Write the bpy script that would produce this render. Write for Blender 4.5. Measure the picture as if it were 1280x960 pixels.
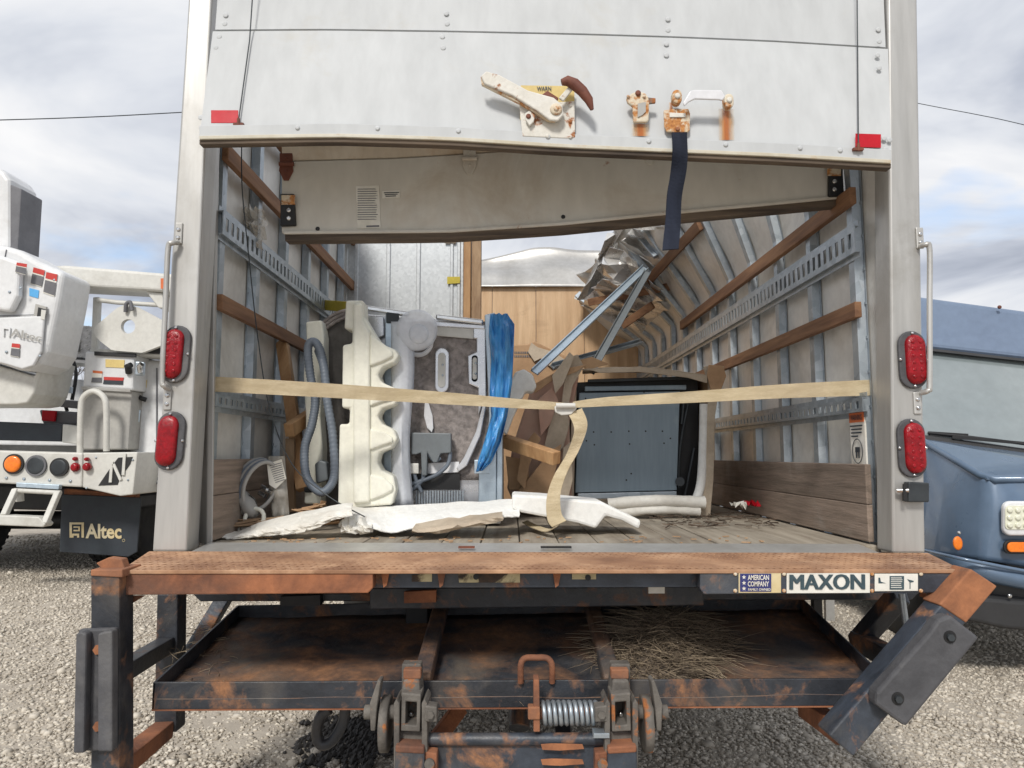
import bpy, bmesh, math, random
from mathutils import Vector, Matrix, noise
import numpy as np
random.seed(7)
R = math.radians
V = Vector
for o in list(bpy.data.objects): bpy.data.objects.remove(o)
sc = bpy.context.scene
C = sc.collection
# ---------------------------------------------------------------- camera
F, PITCH, CH = 900.0, R(5.6), 1.20
cd = bpy.data.cameras.new('camera'); cam = bpy.data.objects.new('camera', cd); C.objects.link(cam)
cam.location = (0, 0, CH); cam.rotation_euler = (math.pi/2 + PITCH, 0, 0)
cd.sensor_width = 36; cd.lens = 36*F/1280; cd.clip_start = .02; cd.clip_end = 3000
sc.camera = cam
# ---------------------------------------------------------------- sky
SUN_EL, SUN_AZ = R(42), R(196)       # azimuth from +Y clockwise: behind the camera, to the left
w = bpy.data.worlds.new('World'); sc.world = w; w.use_nodes = True
nt = w.node_tree; nt.nodes.clear()
def wn(t, **k):
    n = nt.nodes.new(t)
    for a, b in k.items(): setattr(n, a, b)
    return n
sky = wn('ShaderNodeTexSky', sky_type='NISHITA', sun_disc=False, sun_elevation=SUN_EL, sun_rotation=SUN_AZ)
bg1 = wn('ShaderNodeBackground'); bg1.inputs[1].default_value = .15
nt.links.new(sky.outputs[0], bg1.inputs[0])
tc = wn('ShaderNodeTexCoord'); sep = wn('ShaderNodeSeparateXYZ'); nt.links.new(tc.outputs['Generated'], sep.inputs[0])
def wmath(op, a, b=None):
    n = wn('ShaderNodeMath', operation=op)
    for i, x in enumerate((a, b)):
        if x is None: continue
        if hasattr(x, 'is_output'): nt.links.new(x, n.inputs[i])
        else: n.inputs[i].default_value = x
    return n.outputs[0]
zz = wmath('ADD', wmath('MAXIMUM', sep.outputs[2], 0.0), .16)
cx = wmath('DIVIDE', sep.outputs[0], zz); cy = wmath('DIVIDE', sep.outputs[1], zz)
cmb = wn('ShaderNodeCombineXYZ'); nt.links.new(cx, cmb.inputs[0]); nt.links.new(cy, cmb.inputs[1]); cmb.inputs[2].default_value = 14.9
def wnoise(scale, det, rough, dist=0):
    n = wn('ShaderNodeTexNoise'); n.inputs['Scale'].default_value = scale; n.inputs['Detail'].default_value = det
    n.inputs['Roughness'].default_value = rough; n.inputs['Distortion'].default_value = dist
    nt.links.new(cmb.outputs[0], n.inputs['Vector']); return n.outputs['Fac']
def wramp(fac, stops):
    r = wn('ShaderNodeValToRGB'); e = r.color_ramp.elements
    while len(e) < len(stops): e.new(.5)
    for el, (p, c) in zip(e, stops): el.position = p; el.color = (*c, 1)
    nt.links.new(fac, r.inputs[0]); return r.outputs[0]
shade = wramp(wnoise(1.05, 6, .53, .5), [(.36, (.42, .46, .55)), (.45, (.58, .62, .71)), (.53, (.80, .83, .89)), (.64, (1.02, 1.02, 1.03))])
cover = wramp(wnoise(1.1, 5, .52, .2), [(.26, (0, 0, 0)), (.42, (1, 1, 1))])
bg2 = wn('ShaderNodeBackground'); bg2.inputs[1].default_value = .66
nt.links.new(shade, bg2.inputs[0])
mix = wn('ShaderNodeMixShader'); out = wn('ShaderNodeOutputWorld')
nt.links.new(cover, mix.inputs[0]); nt.links.new(bg1.outputs[0], mix.inputs[1]); nt.links.new(bg2.outputs[0], mix.inputs[2])
nt.links.new(mix.outputs[0], out.inputs[0])
# ---------------------------------------------------------------- sun through thin cloud
ld = bpy.data.lights.new('sun', 'SUN'); ld.energy = 2.0; ld.angle = R(11); ld.color = (1, .96, .9)
sun = bpy.data.objects.new('sun', ld); C.objects.link(sun)
sd = V((math.sin(SUN_AZ)*math.cos(SUN_EL), math.cos(SUN_AZ)*math.cos(SUN_EL), math.sin(SUN_EL)))
sun.rotation_euler = sd.to_track_quat('Z', 'Y').to_euler(); sun.location = (-4, -4, 9)
sc.view_settings.view_transform = 'Standard'; sc.view_settings.look = 'None'
sc.view_settings.exposure = 0.52; sc.view_settings.gamma = 1; sc.view_settings.use_curve_mapping = False

# ---------------------------------------------------------------- measuring helpers (photo pixel -> point at a known depth)
def ray(px, py):
    dx, dy = (px-640)/F, (480-py)/F
    return V((dx, math.cos(PITCH)-dy*math.sin(PITCH), math.sin(PITCH)+dy*math.cos(PITCH)))
def P(px, py, Y):
    r = ray(px, py); t = Y/r.y; return V((r.x*t, Y, CH+r.z*t))
def PX(px, py, X):
    r = ray(px, py); t = X/r.x; return V((X, r.y*t, CH+r.z*t))
def PL(pts, Y): return [P(x, y, Y) for x, y in pts]

# ---------------------------------------------------------------- materials
MATS = {}
def M(name, col, col2=None, rough=.6, metal=0., ns=6., grain=(1, 1, 1), lo=.35, hi=.65, bump=0., bs=80., rust=0., rs=5.,
      rustcol=((.22, .075, .025), (.42, .16, .05)), spec=.5, alpha=1., trans=0., sheen=0., vary=.0, dirt=0., dirtcol=(.10, .085, .065), coat=0., island=False, rw=.06, emit=None, sss=0., vor=False):
    m = bpy.data.materials.new(name); m.use_nodes = True; t = m.node_tree; n = t.nodes; L = t.links
    b = n['Principled BSDF']
    geo = n.new('ShaderNodeNewGeometry'); oi = n.new('ShaderNodeObjectInfo')
    vm = n.new('ShaderNodeVectorMath'); vm.operation = 'MULTIPLY_ADD'
    L.new(geo.outputs['Position'], vm.inputs[0]); vm.inputs[1].default_value = grain
    sc_ = n.new('ShaderNodeVectorMath'); sc_.operation = 'SCALE'; sc_.inputs[0].default_value = (7, 5, 9); L.new(oi.outputs['Random'], sc_.inputs['Scale'])
    L.new(sc_.outputs[0], vm.inputs[2])
    def noi(s, d=5, r=.6, dist=0., vec=vm):
        x = n.new('ShaderNodeTexNoise'); x.inputs['Scale'].default_value = s; x.inputs['Detail'].default_value = d
        x.inputs['Roughness'].default_value = r; x.inputs['Distortion'].default_value = dist
        L.new(vec.outputs[0], x.inputs['Vector']); return x.outputs['Fac']
    def ramp(f, stops):
        r = n.new('ShaderNodeValToRGB'); e = r.color_ramp.elements
        while len(e) < len(stops): e.new(.5)
        for el, (p, c) in zip(e, stops): el.position = p; el.color = (*c, 1)
        L.new(f, r.inputs[0]); return r.outputs[0]
    def mixc(f, a, c, mode='MIX'):
        x = n.new('ShaderNodeMix'); x.data_type = 'RGBA'; x.blend_type = mode
        for i, s in ((0, f), (6, a), (7, c)):
            if hasattr(s, 'is_output'): L.new(s, x.inputs[i])
            else: x.inputs[i].default_value = s if i == 0 else (*s, 1)
        return x.outputs[2]
    col2 = col2 or tuple(c*.82 for c in col)
    if vor:
        vx = n.new('ShaderNodeTexVoronoi'); vx.inputs['Scale'].default_value = ns; L.new(vm.outputs[0], vx.inputs['Vector'])
        f0 = vx.outputs['Color']
    elif island: f0 = geo.outputs['Random Per Island']
    else: f0 = noi(ns, 6, .6, .4)
    base = ramp(f0, [(lo, col2), (hi, col)])
    fine = noi(ns*9, 3, .6)
    base = mixc(.25, base, ramp(fine, [(.3, (.55, .55, .55)), (.7, (1, 1, 1))]), 'MULTIPLY')
    if vary:
        base = mixc(1., base, ramp(oi.outputs['Random'], [(0, (1-vary,)*3), (1, (1, 1, 1))]), 'MULTIPLY')
    if dirt:
        d = ramp(noi(2.3, 8, .68, .6, geo_vec(n, L, geo)), [(.62-dirt*.4, (0, 0, 0)), (.92-dirt*.3, (1, 1, 1))])
        base = mixc(d, base, dirtcol)
    rgh = None
    if rust:
        g2 = geo_vec(n, L, geo)
        rf = ramp(noi(rs, 9, .66, .5, g2), [(.66-rust*.36, (0, 0, 0)), (.66+rw-rust*(.36-rw*.5), (1, 1, 1))])
        rc = ramp(noi(rs*6, 6, .7, 0, g2), [(.3, rustcol[0]), (.7, rustcol[1])])
        base = mixc(rf, base, rc)
        mr = n.new('ShaderNodeMapRange'); L.new(rf, mr.inputs[0]); mr.inputs[3].default_value = rough; mr.inputs[4].default_value = .9
        L.new(mr.outputs[0], b.inputs['Roughness'])
        mm = n.new('ShaderNodeMapRange'); L.new(rf, mm.inputs[0]); mm.inputs[3].default_value = metal; mm.inputs[4].default_value = 0
        L.new(mm.outputs[0], b.inputs['Metallic'])
    else:
        mr = n.new('ShaderNodeMapRange'); L.new(noi(ns*2.3, 5, .6), mr.inputs[0]); mr.inputs[3].default_value = max(.03, rough-.12); mr.inputs[4].default_value = min(1, rough+.12)
        L.new(mr.outputs[0], b.inputs['Roughness']); b.inputs['Metallic'].default_value = metal
    L.new(base, b.inputs['Base Color'])
    b.inputs['Specular IOR Level'].default_value = spec
    b.inputs['Alpha'].default_value = alpha; b.inputs['Transmission Weight'].default_value = trans
    b.inputs['Coat Weight'].default_value = coat
    if sss: b.inputs['Subsurface Weight'].default_value = sss; b.inputs['Subsurface Radius'].default_value = (.02, .02, .02)
    if bump:
        bp = n.new('ShaderNodeBump'); bp.inputs['Strength'].default_value = bump; bp.inputs['Distance'].default_value = .004
        L.new(noi(bs, 6, .65), bp.inputs['Height']); L.new(bp.outputs[0], b.inputs['Normal'])
    MATS[name] = m
    return m
def geo_vec(n, L, geo):
    v = n.new('ShaderNodeVectorMath'); v.operation = 'ADD'; v.inputs[1].default_value = (3.1, 1.7, 9.2)
    L.new(geo.outputs['Position'], v.inputs[0]); return v
M('door_white', (.545, .56, .565), (.51, .525, .53), rough=.6, spec=.25, ns=1.4, grain=(1.4, 1, .5), dirt=.10, dirtcol=(.44, .41, .34), bump=.05, bs=12)
M('door_lip', (.60, .57, .48), (.50, .45, .34), rough=.6, ns=5, rust=.2, rs=9, rw=.2, rustcol=((.36, .20, .08), (.56, .36, .15)))
M('door_inner', (.68, .65, .58), (.58, .55, .48), rough=.55, ns=1.8, grain=(1, 1, .4), dirt=.3, dirtcol=(.40, .32, .23), rust=.02, rs=8)
M('door_inner_rusty', (.66, .60, .50), (.56, .48, .37), rough=.6, ns=3, grain=(2, 1, .4), dirt=.34, dirtcol=(.36, .24, .13), rust=.34, rs=4, rw=.22, rustcol=((.26, .12, .05), (.52, .28, .12)))
M('seal', (.16, .12, .085), (.06, .045, .035), rough=.9, ns=14, grain=(.15, 1, 3), bump=.5, bs=60)
M('post_alu', (.56, .55, .525), (.455, .445, .42), rough=.42, metal=.5, ns=2.2, grain=(3, 3, .3), dirt=.22, dirtcol=(.28, .26, .225))
M('sheet_alu', (.82, .80, .745), (.66, .645, .60), rough=.42, metal=.2, ns=2.6, dirt=.26, dirtcol=(.38, .345, .29), bump=.35, bs=4)
M('crumple_alu', (.80, .79, .77), (.64, .62, .59), rough=.28, metal=.6, ns=3, dirt=.14, dirtcol=(.36, .31, .25), bump=.35, bs=8)
M('roof_skin', (.54, .53, .51), (.40, .39, .37), rough=.42, metal=.45, ns=3, dirt=.2, dirtcol=(.3, .27, .23), bump=.3, bs=7)
M('galv', (.50, .55, .59), (.36, .41, .45), rough=.42, metal=.7, ns=26, vor=True, lo=.1, hi=.9, dirt=.14, dirtcol=(.24, .22, .19))
M('galv_panel', (.70, .725, .735), (.58, .605, .615), rough=.36, metal=.5, ns=60, vor=True, lo=.1, hi=.9)
M('oak', (.36, .19, .095), (.19, .09, .045), rough=.75, ns=9, grain=(2, .22, 3), bump=.35, bs=40, vary=.25)
M('kick', (.345, .265, .21), (.20, .155, .12), rough=.8, ns=12, grain=(2, .25, 4), bump=.5, bs=40, vary=.25, dirt=.3, dirtcol=(.36, .33, .295))
M('floor_wood', (.50, .44, .35), (.30, .25, .19), rough=.8, ns=9, grain=(3, .2, 1), bump=.3, bs=50, vary=.25, dirt=.3, dirtcol=(.16, .13, .10))
M('ply', (.72, .50, .30), (.56, .36, .20), rough=.7, ns=5, grain=(3, 3, .25), bump=.2, bs=40, vary=.1, dirt=.14, dirtcol=(.26, .16, .09))
M('lumber', (.58, .35, .17), (.40, .21, .09), rough=.7, ns=10, grain=(2, 2, .4), bump=.3, bs=50, vary=.2)
M('lumber_old', (.44, .30, .18), (.26, .16, .09), rough=.8, ns=10, grain=(2, 2, .4), bump=.3, bs=50, vary=.2)
M('rust_plate', (.50, .285, .16), (.25, .125, .068), rough=.85, ns=5, bump=.4, bs=60, rust=.50, rs=7, rw=.2, rustcol=((.40, .22, .125), (.66, .43, .27)), dirt=.34, dirtcol=(.20, .12, .08))
M('rust', (.40, .155, .07), (.15, .06, .034), rough=.9, ns=7, bump=.8, bs=50, dirt=.32, dirtcol=(.085, .06, .05))
M('rust_bright', (.42, .17, .075), (.22, .09, .045), rough=.88, ns=12, bump=.4, bs=80, dirt=.2, dirtcol=(.13, .10, .085))
M('black_steel', (.038, .043, .053), (.017, .019, .024), rough=.42, ns=9, rust=.36, rs=6, rw=.10, rustcol=((.12, .06, .035), (.36, .17, .08)), bump=.4, bs=60, dirt=.24, dirtcol=(.15, .13, .11))
M('tray_steel', (.050, .054, .064), (.022, .024, .030), rough=.6, ns=7, rust=.66, rs=4.2, rw=.2, bump=1., bs=24, rustcol=((.12, .065, .038), (.40, .195, .09)), dirt=.44, dirtcol=(.22, .18, .14))
M('mech', (.17, .155, .135), (.09, .08, .07), rough=.75, ns=16, rust=.26, rs=14, bump=.5, bs=90)
M('blue_steel', (.055, .067, .088), (.024, .029, .038), rough=.42, ns=9, rust=.34, rs=8, rw=.10, rustcol=((.13, .065, .04), (.40, .19, .09)), bump=.35, dirt=.26, dirtcol=(.17, .15, .13))
M('flaked', (.58, .50, .30), (.48, .40, .22), rough=.7, ns=8, rust=.52, rs=11, rustcol=((.03, .028, .026), (.09, .055, .035)))
M('rubber', (.10, .10, .107), (.055, .055, .06), rough=.7, ns=9, bump=.45, bs=70, dirt=.26, dirtcol=(.19, .18, .165))
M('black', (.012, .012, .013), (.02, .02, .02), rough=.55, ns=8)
M('tyre', (.022, .022, .023), (.035, .033, .03), rough=.85, ns=8, bump=.3)
M('red_lens', (.36, .003, .010), (.20, .002, .006), rough=.18, ns=60, bump=.5, bs=170, coat=.15, spec=.35)
M('red_tape', (.50, .006, .018), (.44, .005, .015), rough=.5, ns=10, spec=.25)
M('amber', (.95, .24, .01), (.85, .18, .01), rough=.22, ns=40, bump=.3, bs=150, coat=.5)
M('chrome', (.75, .75, .74), (.6, .6, .6), rough=.22, metal=1., ns=10)
M('latch_white', (.72, .70, .64), (.62, .59, .52), rough=.6, ns=8, rust=.30, rs=16, bump=.4, bs=70)
M('latch_rusty', (.70, .64, .52), (.60, .48, .32), rough=.65, ns=8, rust=.50, rs=20, rustcol=((.25, .085, .03), (.62, .29, .09)), bump=.4, bs=70)
M('rust_brown', (.20, .065, .035), (.13, .04, .025), rough=.7, ns=14, bump=.3)
M('yellow_label', (.72, .56, .22), (.62, .47, .18), rough=.6, ns=8)
M('navy_strap', (.022, .027, .044), (.012, .015, .025), rough=.85, spec=.2, ns=10, grain=(1, 1, .3), bump=.5, bs=200)
M('cream_strap', (.68, .57, .38), (.52, .42, .26), rough=.85, ns=14, grain=(.6, .6, 3), bump=.8, bs=260, dirt=.3, dirtcol=(.40, .31, .2))
M('foam_cream', (.87, .86, .75), (.82, .81, .70), rough=.85, ns=4, bump=.2, bs=140, sss=.1, dirt=.1, dirtcol=(.6, .56, .46))
M('foam_white', (.88, .88, .85), (.80, .79, .75), rough=.85, ns=6, bump=.3, bs=120, sss=.1, dirt=.16, dirtcol=(.56, .51, .44))
M('sheet_white', (.84, .82, .76), (.70, .67, .60), rough=.7, ns=6, bump=.6, bs=26, dirt=.24, dirtcol=(.5, .43, .35))
M('film', (.82, .84, .88), (.70, .73, .78), rough=.3, ns=8, alpha=.72, bump=.2, bs=40)
M('bag_film', (.80, .76, .68), (.6, .55, .46), rough=.25, ns=10, alpha=.42, bump=.6, bs=30)
M('blue_film', (.02, .22, .62), (.10, .40, .80), rough=.22, ns=9, grain=(3, 3, .6), alpha=.88, bump=.7, bs=40)
M('felt', (.36, .32, .30), (.17, .15, .14), rough=.95, ns=34, bump=1., bs=80, dirt=.26, dirtcol=(.46, .41, .38))
M('felt_dark', (.14, .13, .12), (.09, .083, .076), rough=.95, ns=20, bump=.8, bs=70)
M('bright_metal', (.74, .75, .77), (.62, .63, .66), rough=.28, metal=.75, ns=5, bump=.1, bs=20)
M('galv_light', (.60, .70, .78), (.50, .60, .68), rough=.38, metal=.6, ns=30, vor=True, lo=.1, hi=.9)
M('grey_plastic', (.16, .18, .19), (.13, .145, .155), rough=.5, ns=8)
M('hose', (.17, .20, .24), (.13, .155, .19), rough=.45, ns=12)
M('grey_paint', (.235, .30, .35), (.20, .26, .305), rough=.42, metal=.1, ns=3, grain=(3, 1, .3), dirt=.12, dirtcol=(.38, .43, .46))
M('dark_metal', (.05, .058, .064), (.03, .034, .038), rough=.5, metal=.3, ns=8)
M('card', (.47, .30, .17), (.38, .23, .125), rough=.85, ns=6, bump=.2, bs=60, dirt=.16, dirtcol=(.22, .14, .08))
M('card_pale', (.56, .47, .36), (.44, .36, .27), rough=.85, ns=9, bump=.4, bs=50, dirt=.28, dirtcol=(.22, .17, .12))
M('card_pink', (.52, .30, .23), (.45, .33, .25), rough=.85, ns=3, bump=.2, bs=60, dirt=.2, dirtcol=(.24, .15, .10))
M('truck_white', (.74, .745, .745), (.67, .675, .675), rough=.4, ns=2, coat=.2, dirt=.18, dirtcol=(.48, .455, .41))
M('truck_cream', (.66, .65, .605), (.57, .56, .515), rough=.5, ns=3, dirt=.22, dirtcol=(.38, .35, .30))
M('truck_grey', (.42, .41, .38), (.34, .33, .31), rough=.6, ns=4, dirt=.2, dirtcol=(.2, .18, .16))
M('diamond', (.50, .48, .46), (.30, .29, .28), rough=.4, metal=.6, ns=10)
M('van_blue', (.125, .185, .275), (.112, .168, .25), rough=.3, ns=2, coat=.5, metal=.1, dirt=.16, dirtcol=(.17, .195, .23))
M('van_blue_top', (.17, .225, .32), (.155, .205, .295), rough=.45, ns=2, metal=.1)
M('glass', (.25, .285, .29), (.20, .235, .24), rough=.05, ns=1.5, spec=1., coat=1.)  # pale base colour stands in for bright sky reflected in the windscreen
M('led', (.80, .80, .68), (.7, .7, .55), rough=.2, ns=60, bump=.2, coat=.5)
M('chrome_white', (.76, .77, .78), (.7, .7, .72), rough=.3, ns=4)
M('black_plastic', (.035, .035, .037), (.025, .025, .026), rough=.6, ns=6, dirt=.12, dirtcol=(.12, .11, .1))
M('ink', (.03, .04, .05), (.025, .03, .04), rough=.6)
M('ink_grey', (.16, .16, .17), (.12, .12, .13), rough=.6)
M('ink_blue', (.035, .04, .17), (.03, .035, .14), rough=.5)
M('ink_teal', (.05, .085, .10), (.04, .07, .085), rough=.5)
M('sticker_white', (.78, .76, .70), (.70, .67, .58), rough=.5, dirt=.14, dirtcol=(.55, .40, .16))
M('sticker_cream', (.72, .64, .45), (.62, .50, .27), rough=.5, dirt=.2, dirtcol=(.5, .33, .1))
M('sticker_red', (.55, .05, .04), (.5, .04, .03), rough=.5)
M('sticker_orange', (.70, .17, .05), (.6, .14, .04), rough=.5)
M('sticker_blue', (.10, .40, .75), (.1, .36, .68), rough=.5)
M('yellow', (.62, .50, .05), (.5, .4, .04), rough=.6)
M('straw', (.40, .315, .215), (.07, .05, .035), rough=.9, island=True, lo=0, hi=1)
M('twigs', (.16, .11, .075), (.05, .035, .025), rough=.9, island=True, lo=0, hi=1)
M('moss', (.12, .13, .03), (.05, .05, .02), rough=.95, ns=40)
M('soil', (.16, .125, .095), (.08, .062, .048), rough=.95, ns=30, bump=.9, bs=60)
M('ground', (.52, .465, .385), (.36, .315, .26), rough=.95, ns=3, bump=1., bs=50, dirt=.3, dirtcol=(.25, .22, .18))
M('stone', (.68, .62, .525), (.36, .315, .255), rough=.9, island=True, lo=0, hi=.95, bump=.2, bs=120)
M('wet_dirt', (.035, .032, .03), (.06, .055, .05), rough=.8, ns=20, bump=.8, bs=60)
M('bark', (.12, .095, .075), (.07, .055, .045), rough=.9, ns=10)
def stain_mat():
    m = bpy.data.materials.new('rust_stain'); m.use_nodes = True; n = m.node_tree.nodes; L = m.node_tree.links; b = n['Principled BSDF']
    t = n.new('ShaderNodeTexCoord'); s = n.new('ShaderNodeSeparateXYZ'); L.new(t.outputs['Generated'], s.inputs[0])
    g = n.new('ShaderNodeNewGeometry'); no = n.new('ShaderNodeTexNoise'); no.inputs['Scale'].default_value = 35; no.inputs['Detail'].default_value = 5
    mp = n.new('ShaderNodeVectorMath'); mp.operation = 'MULTIPLY'; mp.inputs[1].default_value = (3, 1, .5); L.new(g.outputs['Position'], mp.inputs[0]); L.new(mp.outputs[0], no.inputs['Vector'])
    def ma(op, a, c):
        x = n.new('ShaderNodeMath'); x.operation = op; x.use_clamp = False
        for i, q in enumerate((a, c)):
            if hasattr(q, 'is_output'): L.new(q, x.inputs[i])
            else: x.inputs[i].default_value = q
        return x.outputs[0]
    e = ma('SUBTRACT', 1., ma('ABSOLUTE', ma('SUBTRACT', ma('MULTIPLY', s.outputs[0], 2.), 1.), 0.))
    a = ma('MULTIPLY', e, ma('ADD', no.outputs['Fac'], .25)); a = ma('MULTIPLY', a, 1.5); mn = n.new('ShaderNodeMath'); mn.operation = 'MINIMUM'; L.new(a, mn.inputs[0]); mn.inputs[1].default_value = .92
    L.new(mn.outputs[0], b.inputs['Alpha'])
    r = n.new('ShaderNodeValToRGB'); r.color_ramp.elements[0].color = (.78, .52, .22, 1); r.color_ramp.elements[1].color = (.42, .13, .03, 1); r.color_ramp.elements[0].position = .1; r.color_ramp.elements[1].position = .8
    L.new(e, r.inputs[0]); L.new(r.outputs[0], b.inputs['Base Color']); b.inputs['Roughness'].default_value = .9
    MATS['rust_stain'] = m
stain_mat()

# ---------------------------------------------------------------- mesh helpers
WL = {}
class MB:
    def __init__(s): s.v = []; s.f = []; s.sm = []
    def add(s, vs, fs, smooth=False):
        k = len(s.v); s.v += [V(x) for x in vs]
        for f in fs: s.f.append([i+k for i in f]); s.sm.append(smooth)
        return s
    def hexa(s, p):     # bottom ring 0-3, top ring 4-7
        return s.add(p, [(3, 2, 1, 0), (4, 5, 6, 7), (0, 1, 5, 4), (1, 2, 6, 5), (2, 3, 7, 6), (3, 0, 4, 7)])
    def box(s, a, b):
        (x0, y0, z0), (x1, y1, z1) = a, b
        return s.hexa([(x0, y0, z0), (x1, y0, z0), (x1, y1, z0), (x0, y1, z0), (x0, y0, z1), (x1, y0, z1), (x1, y1, z1), (x0, y1, z1)])
    def slab(s, pts, d):        # polygon pushed along d
        n = len(pts); d = V(d); q = [V(p) for p in pts]
        return s.add(q+[p+d for p in q], [list(range(n))[::-1], list(range(n, 2*n))]+[(i, (i+1) % n, n+(i+1) % n, n+i) for i in range(n)])
    def px(s, pts, Y, d): return s.slab(PL(pts, Y), (0, d, 0))
    def bar(s, a, b, w, h, up=(0, 0, 1)):
        a, b = V(a), V(b); t = (b-a).normalized(); up = V(up); sd_ = t.cross(up)
        if sd_.length < 1e-4: sd_ = t.cross(V((0, 1, 0)))
        sd_.normalize(); up = sd_.cross(t).normalized(); x = sd_*w/2; y = up*h/2
        return s.hexa([a-x-y, a+x-y, b+x-y, b-x-y, a-x+y, a+x+y, b+x+y, b-x+y])
    def tube(s, path, r, n=10, closed=False):
        path = [V(p) for p in path]; m = len(path); rr = r if isinstance(r, (list, tuple)) else [r]*m
        vs = []; ref = None
        for i, p in enumerate(path):
            a = path[(i-1) % m] if closed or i > 0 else p; b = path[(i+1) % m] if closed or i < m-1 else p
            t = (b-a).normalized()
            if ref is None:
                ref = t.cross(V((0, 0, 1)));
                if ref.length < .1: ref = t.cross(V((0, 1, 0)))
            ref = (ref-t*ref.dot(t)).normalized(); q = t.cross(ref)
            for k in range(n):
                an = 2*math.pi*k/n; vs.append(p+(ref*math.cos(an)+q*math.sin(an))*rr[i])
        fs = []
        for i in range(m if closed else m-1):
            j = (i+1) % m
            for k in range(n): fs.append((i*n+k, i*n+(k+1) % n, j*n+(k+1) % n, j*n+k))
        s.add(vs, fs, True)
        if not closed:
            s.add(vs[:n], [list(range(n))]); s.add(vs[-n:], [list(range(n))])
        return s
    def cyl(s, a, b, r, n=16): return s.tube([a, b], r, n)
    def grid(s, rows, smooth=True, flip=False):
        m, n = len(rows), len(rows[0])
        return s.add([p for r in rows for p in r], [(i*n+j, i*n+j+1, (i+1)*n+j+1, (i+1)*n+j) for i in range(m-1) for j in range(n-1)], smooth)
    def dome(s, outline, nrm, hgt, steps=4, inset=.5):   # a bulged lens on an outline
        c = sum((V(p) for p in outline), V())/len(outline); n = len(outline); nrm = V(nrm); rows = []
        for k in range(steps+1):
            t = k/steps; rows.append([c+(V(p)-c)*(1-inset*t*t*t if k < steps else 1-inset)+nrm*hgt*math.sin(t*math.pi/2) for p in outline])
        vs = [p for r in rows for p in r]
        fs = [(i*n+j, i*n+(j+1) % n, (i+1)*n+(j+1) % n, (i+1)*n+j) for i in range(steps) for j in range(n)]
        s.add(vs, fs, True); s.add(rows[-1], [list(range(n))]); return s
    def build(s, name, mat, parent=None, bevel=0., solid=0., sub=0, seg=2, label=None):
        xs = [p.x for p in s.v]; ys = [p.y for p in s.v]; zs = [p.z for p in s.v]
        c = V(((min(xs)+max(xs))/2, (min(ys)+max(ys))/2, (min(zs)+max(zs))/2 if parent else min(zs)))
        me = bpy.data.meshes.new(name); me.from_pydata([p-c for p in s.v], [], s.f)
        me.polygons.foreach_set('use_smooth', s.sm)
        bm = bmesh.new(); bm.from_mesh(me); bmesh.ops.recalc_face_normals(bm, faces=bm.faces); bm.to_mesh(me); bm.free()
        me.materials.append(MATS[mat])
        o = bpy.data.objects.new(name, me); C.objects.link(o)
        o.location = c - (WL[parent.name] if parent else V()); WL[o.name] = c
        if parent: o.parent = parent
        if sub: md = o.modifiers.new('s', 'SUBSURF'); md.levels = md.render_levels = sub
        if solid: md = o.modifiers.new('t', 'SOLIDIFY'); md.thickness = solid; md.offset = 0
        if bevel: md = o.modifiers.new('b', 'BEVEL'); md.width = bevel; md.segments = seg; md.limit_method = 'ANGLE'; md.angle_limit = R(35)
        if label: o['label'] = label
        return o
def tag(o, label, cat, group=None, kind=None):
    if label: o['label'] = label
    if cat: o['category'] = cat
    if group: o['group'] = group
    if kind: o['kind'] = kind
    return o
def empty(name, loc, label=None, cat=None, group=None, parent=None):
    o = bpy.data.objects.new(name, None); C.objects.link(o); loc = V(loc); o.empty_display_size = .1
    o.location = loc-(WL[parent.name] if parent else V()); WL[o.name] = loc
    if parent: o.parent = parent
    return tag(o, label, cat, group)
def again(src, loc, parent):       # a further alike piece sharing the mesh
    o = src.copy(); C.objects.link(o); loc = V(loc); o.parent = parent
    o.location = loc-WL[parent.name]; WL[o.name] = loc; return o
def text(name, s, quad, mat, parent, bold=.0, depth=.0015, fat=(0,)):
    """lettering fitted into quad = (bottom-left, bottom-right, top-left)"""
    cu = bpy.data.curves.new(name, 'FONT'); cu.body = s; cu.size = 1; cu.offset = bold; cu.resolution_u = 3
    t = bpy.data.objects.new(name, cu); C.objects.link(t)
    me = bpy.data.meshes.new_from_object(t.evaluated_get(bpy.context.evaluated_depsgraph_get()))
    bpy.data.objects.remove(t); bpy.data.curves.remove(cu)
    vs = [v.co.copy() for v in me.vertices]; fs = [list(p.vertices) for p in me.polygons]; bpy.data.meshes.remove(me)
    x0, x1 = min(v.x for v in vs), max(v.x for v in vs); y0, y1 = min(v.y for v in vs), max(v.y for v in vs)
    a, b, c = (V(q) for q in quad); nr = (b-a).cross(c-a).normalized()
    mb = MB()
    for q, f_ in enumerate(fat): mb.add([a+(b-a)*((v.x-x0)/(x1-x0)+f_)+(c-a)*((v.y-y0)/(y1-y0))+nr*(depth+q*.0003) for v in vs], fs)
    return mb.build(name, mat, parent)
def circ(c, r, n=20, ax=(1, 0, 0), ay=(0, 0, 1)):
    c, ax, ay = V(c), V(ax), V(ay)
    return [c+ax*(r*math.cos(2*math.pi*k/n))+ay*(r*math.sin(2*math.pi*k/n)) for k in range(n)]
def stadium(c, w, h, n=10, lean=0.):
    r = w/2; L_ = h/2-r; out_ = []
    for k in range(n+1): a = math.pi*k/n; out_.append((r*math.cos(a), L_+r*math.sin(a)))
    for k in range(n+1): a = math.pi+math.pi*k/n; out_.append((r*math.cos(a), -L_+r*math.sin(a)))
    return [V((c[0]+x+lean*z, c[1], c[2]+z)) for x, z in out_]
def wob(p, s=3., a=.02): return noise.noise_vector(V(p)*s)*a
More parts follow.
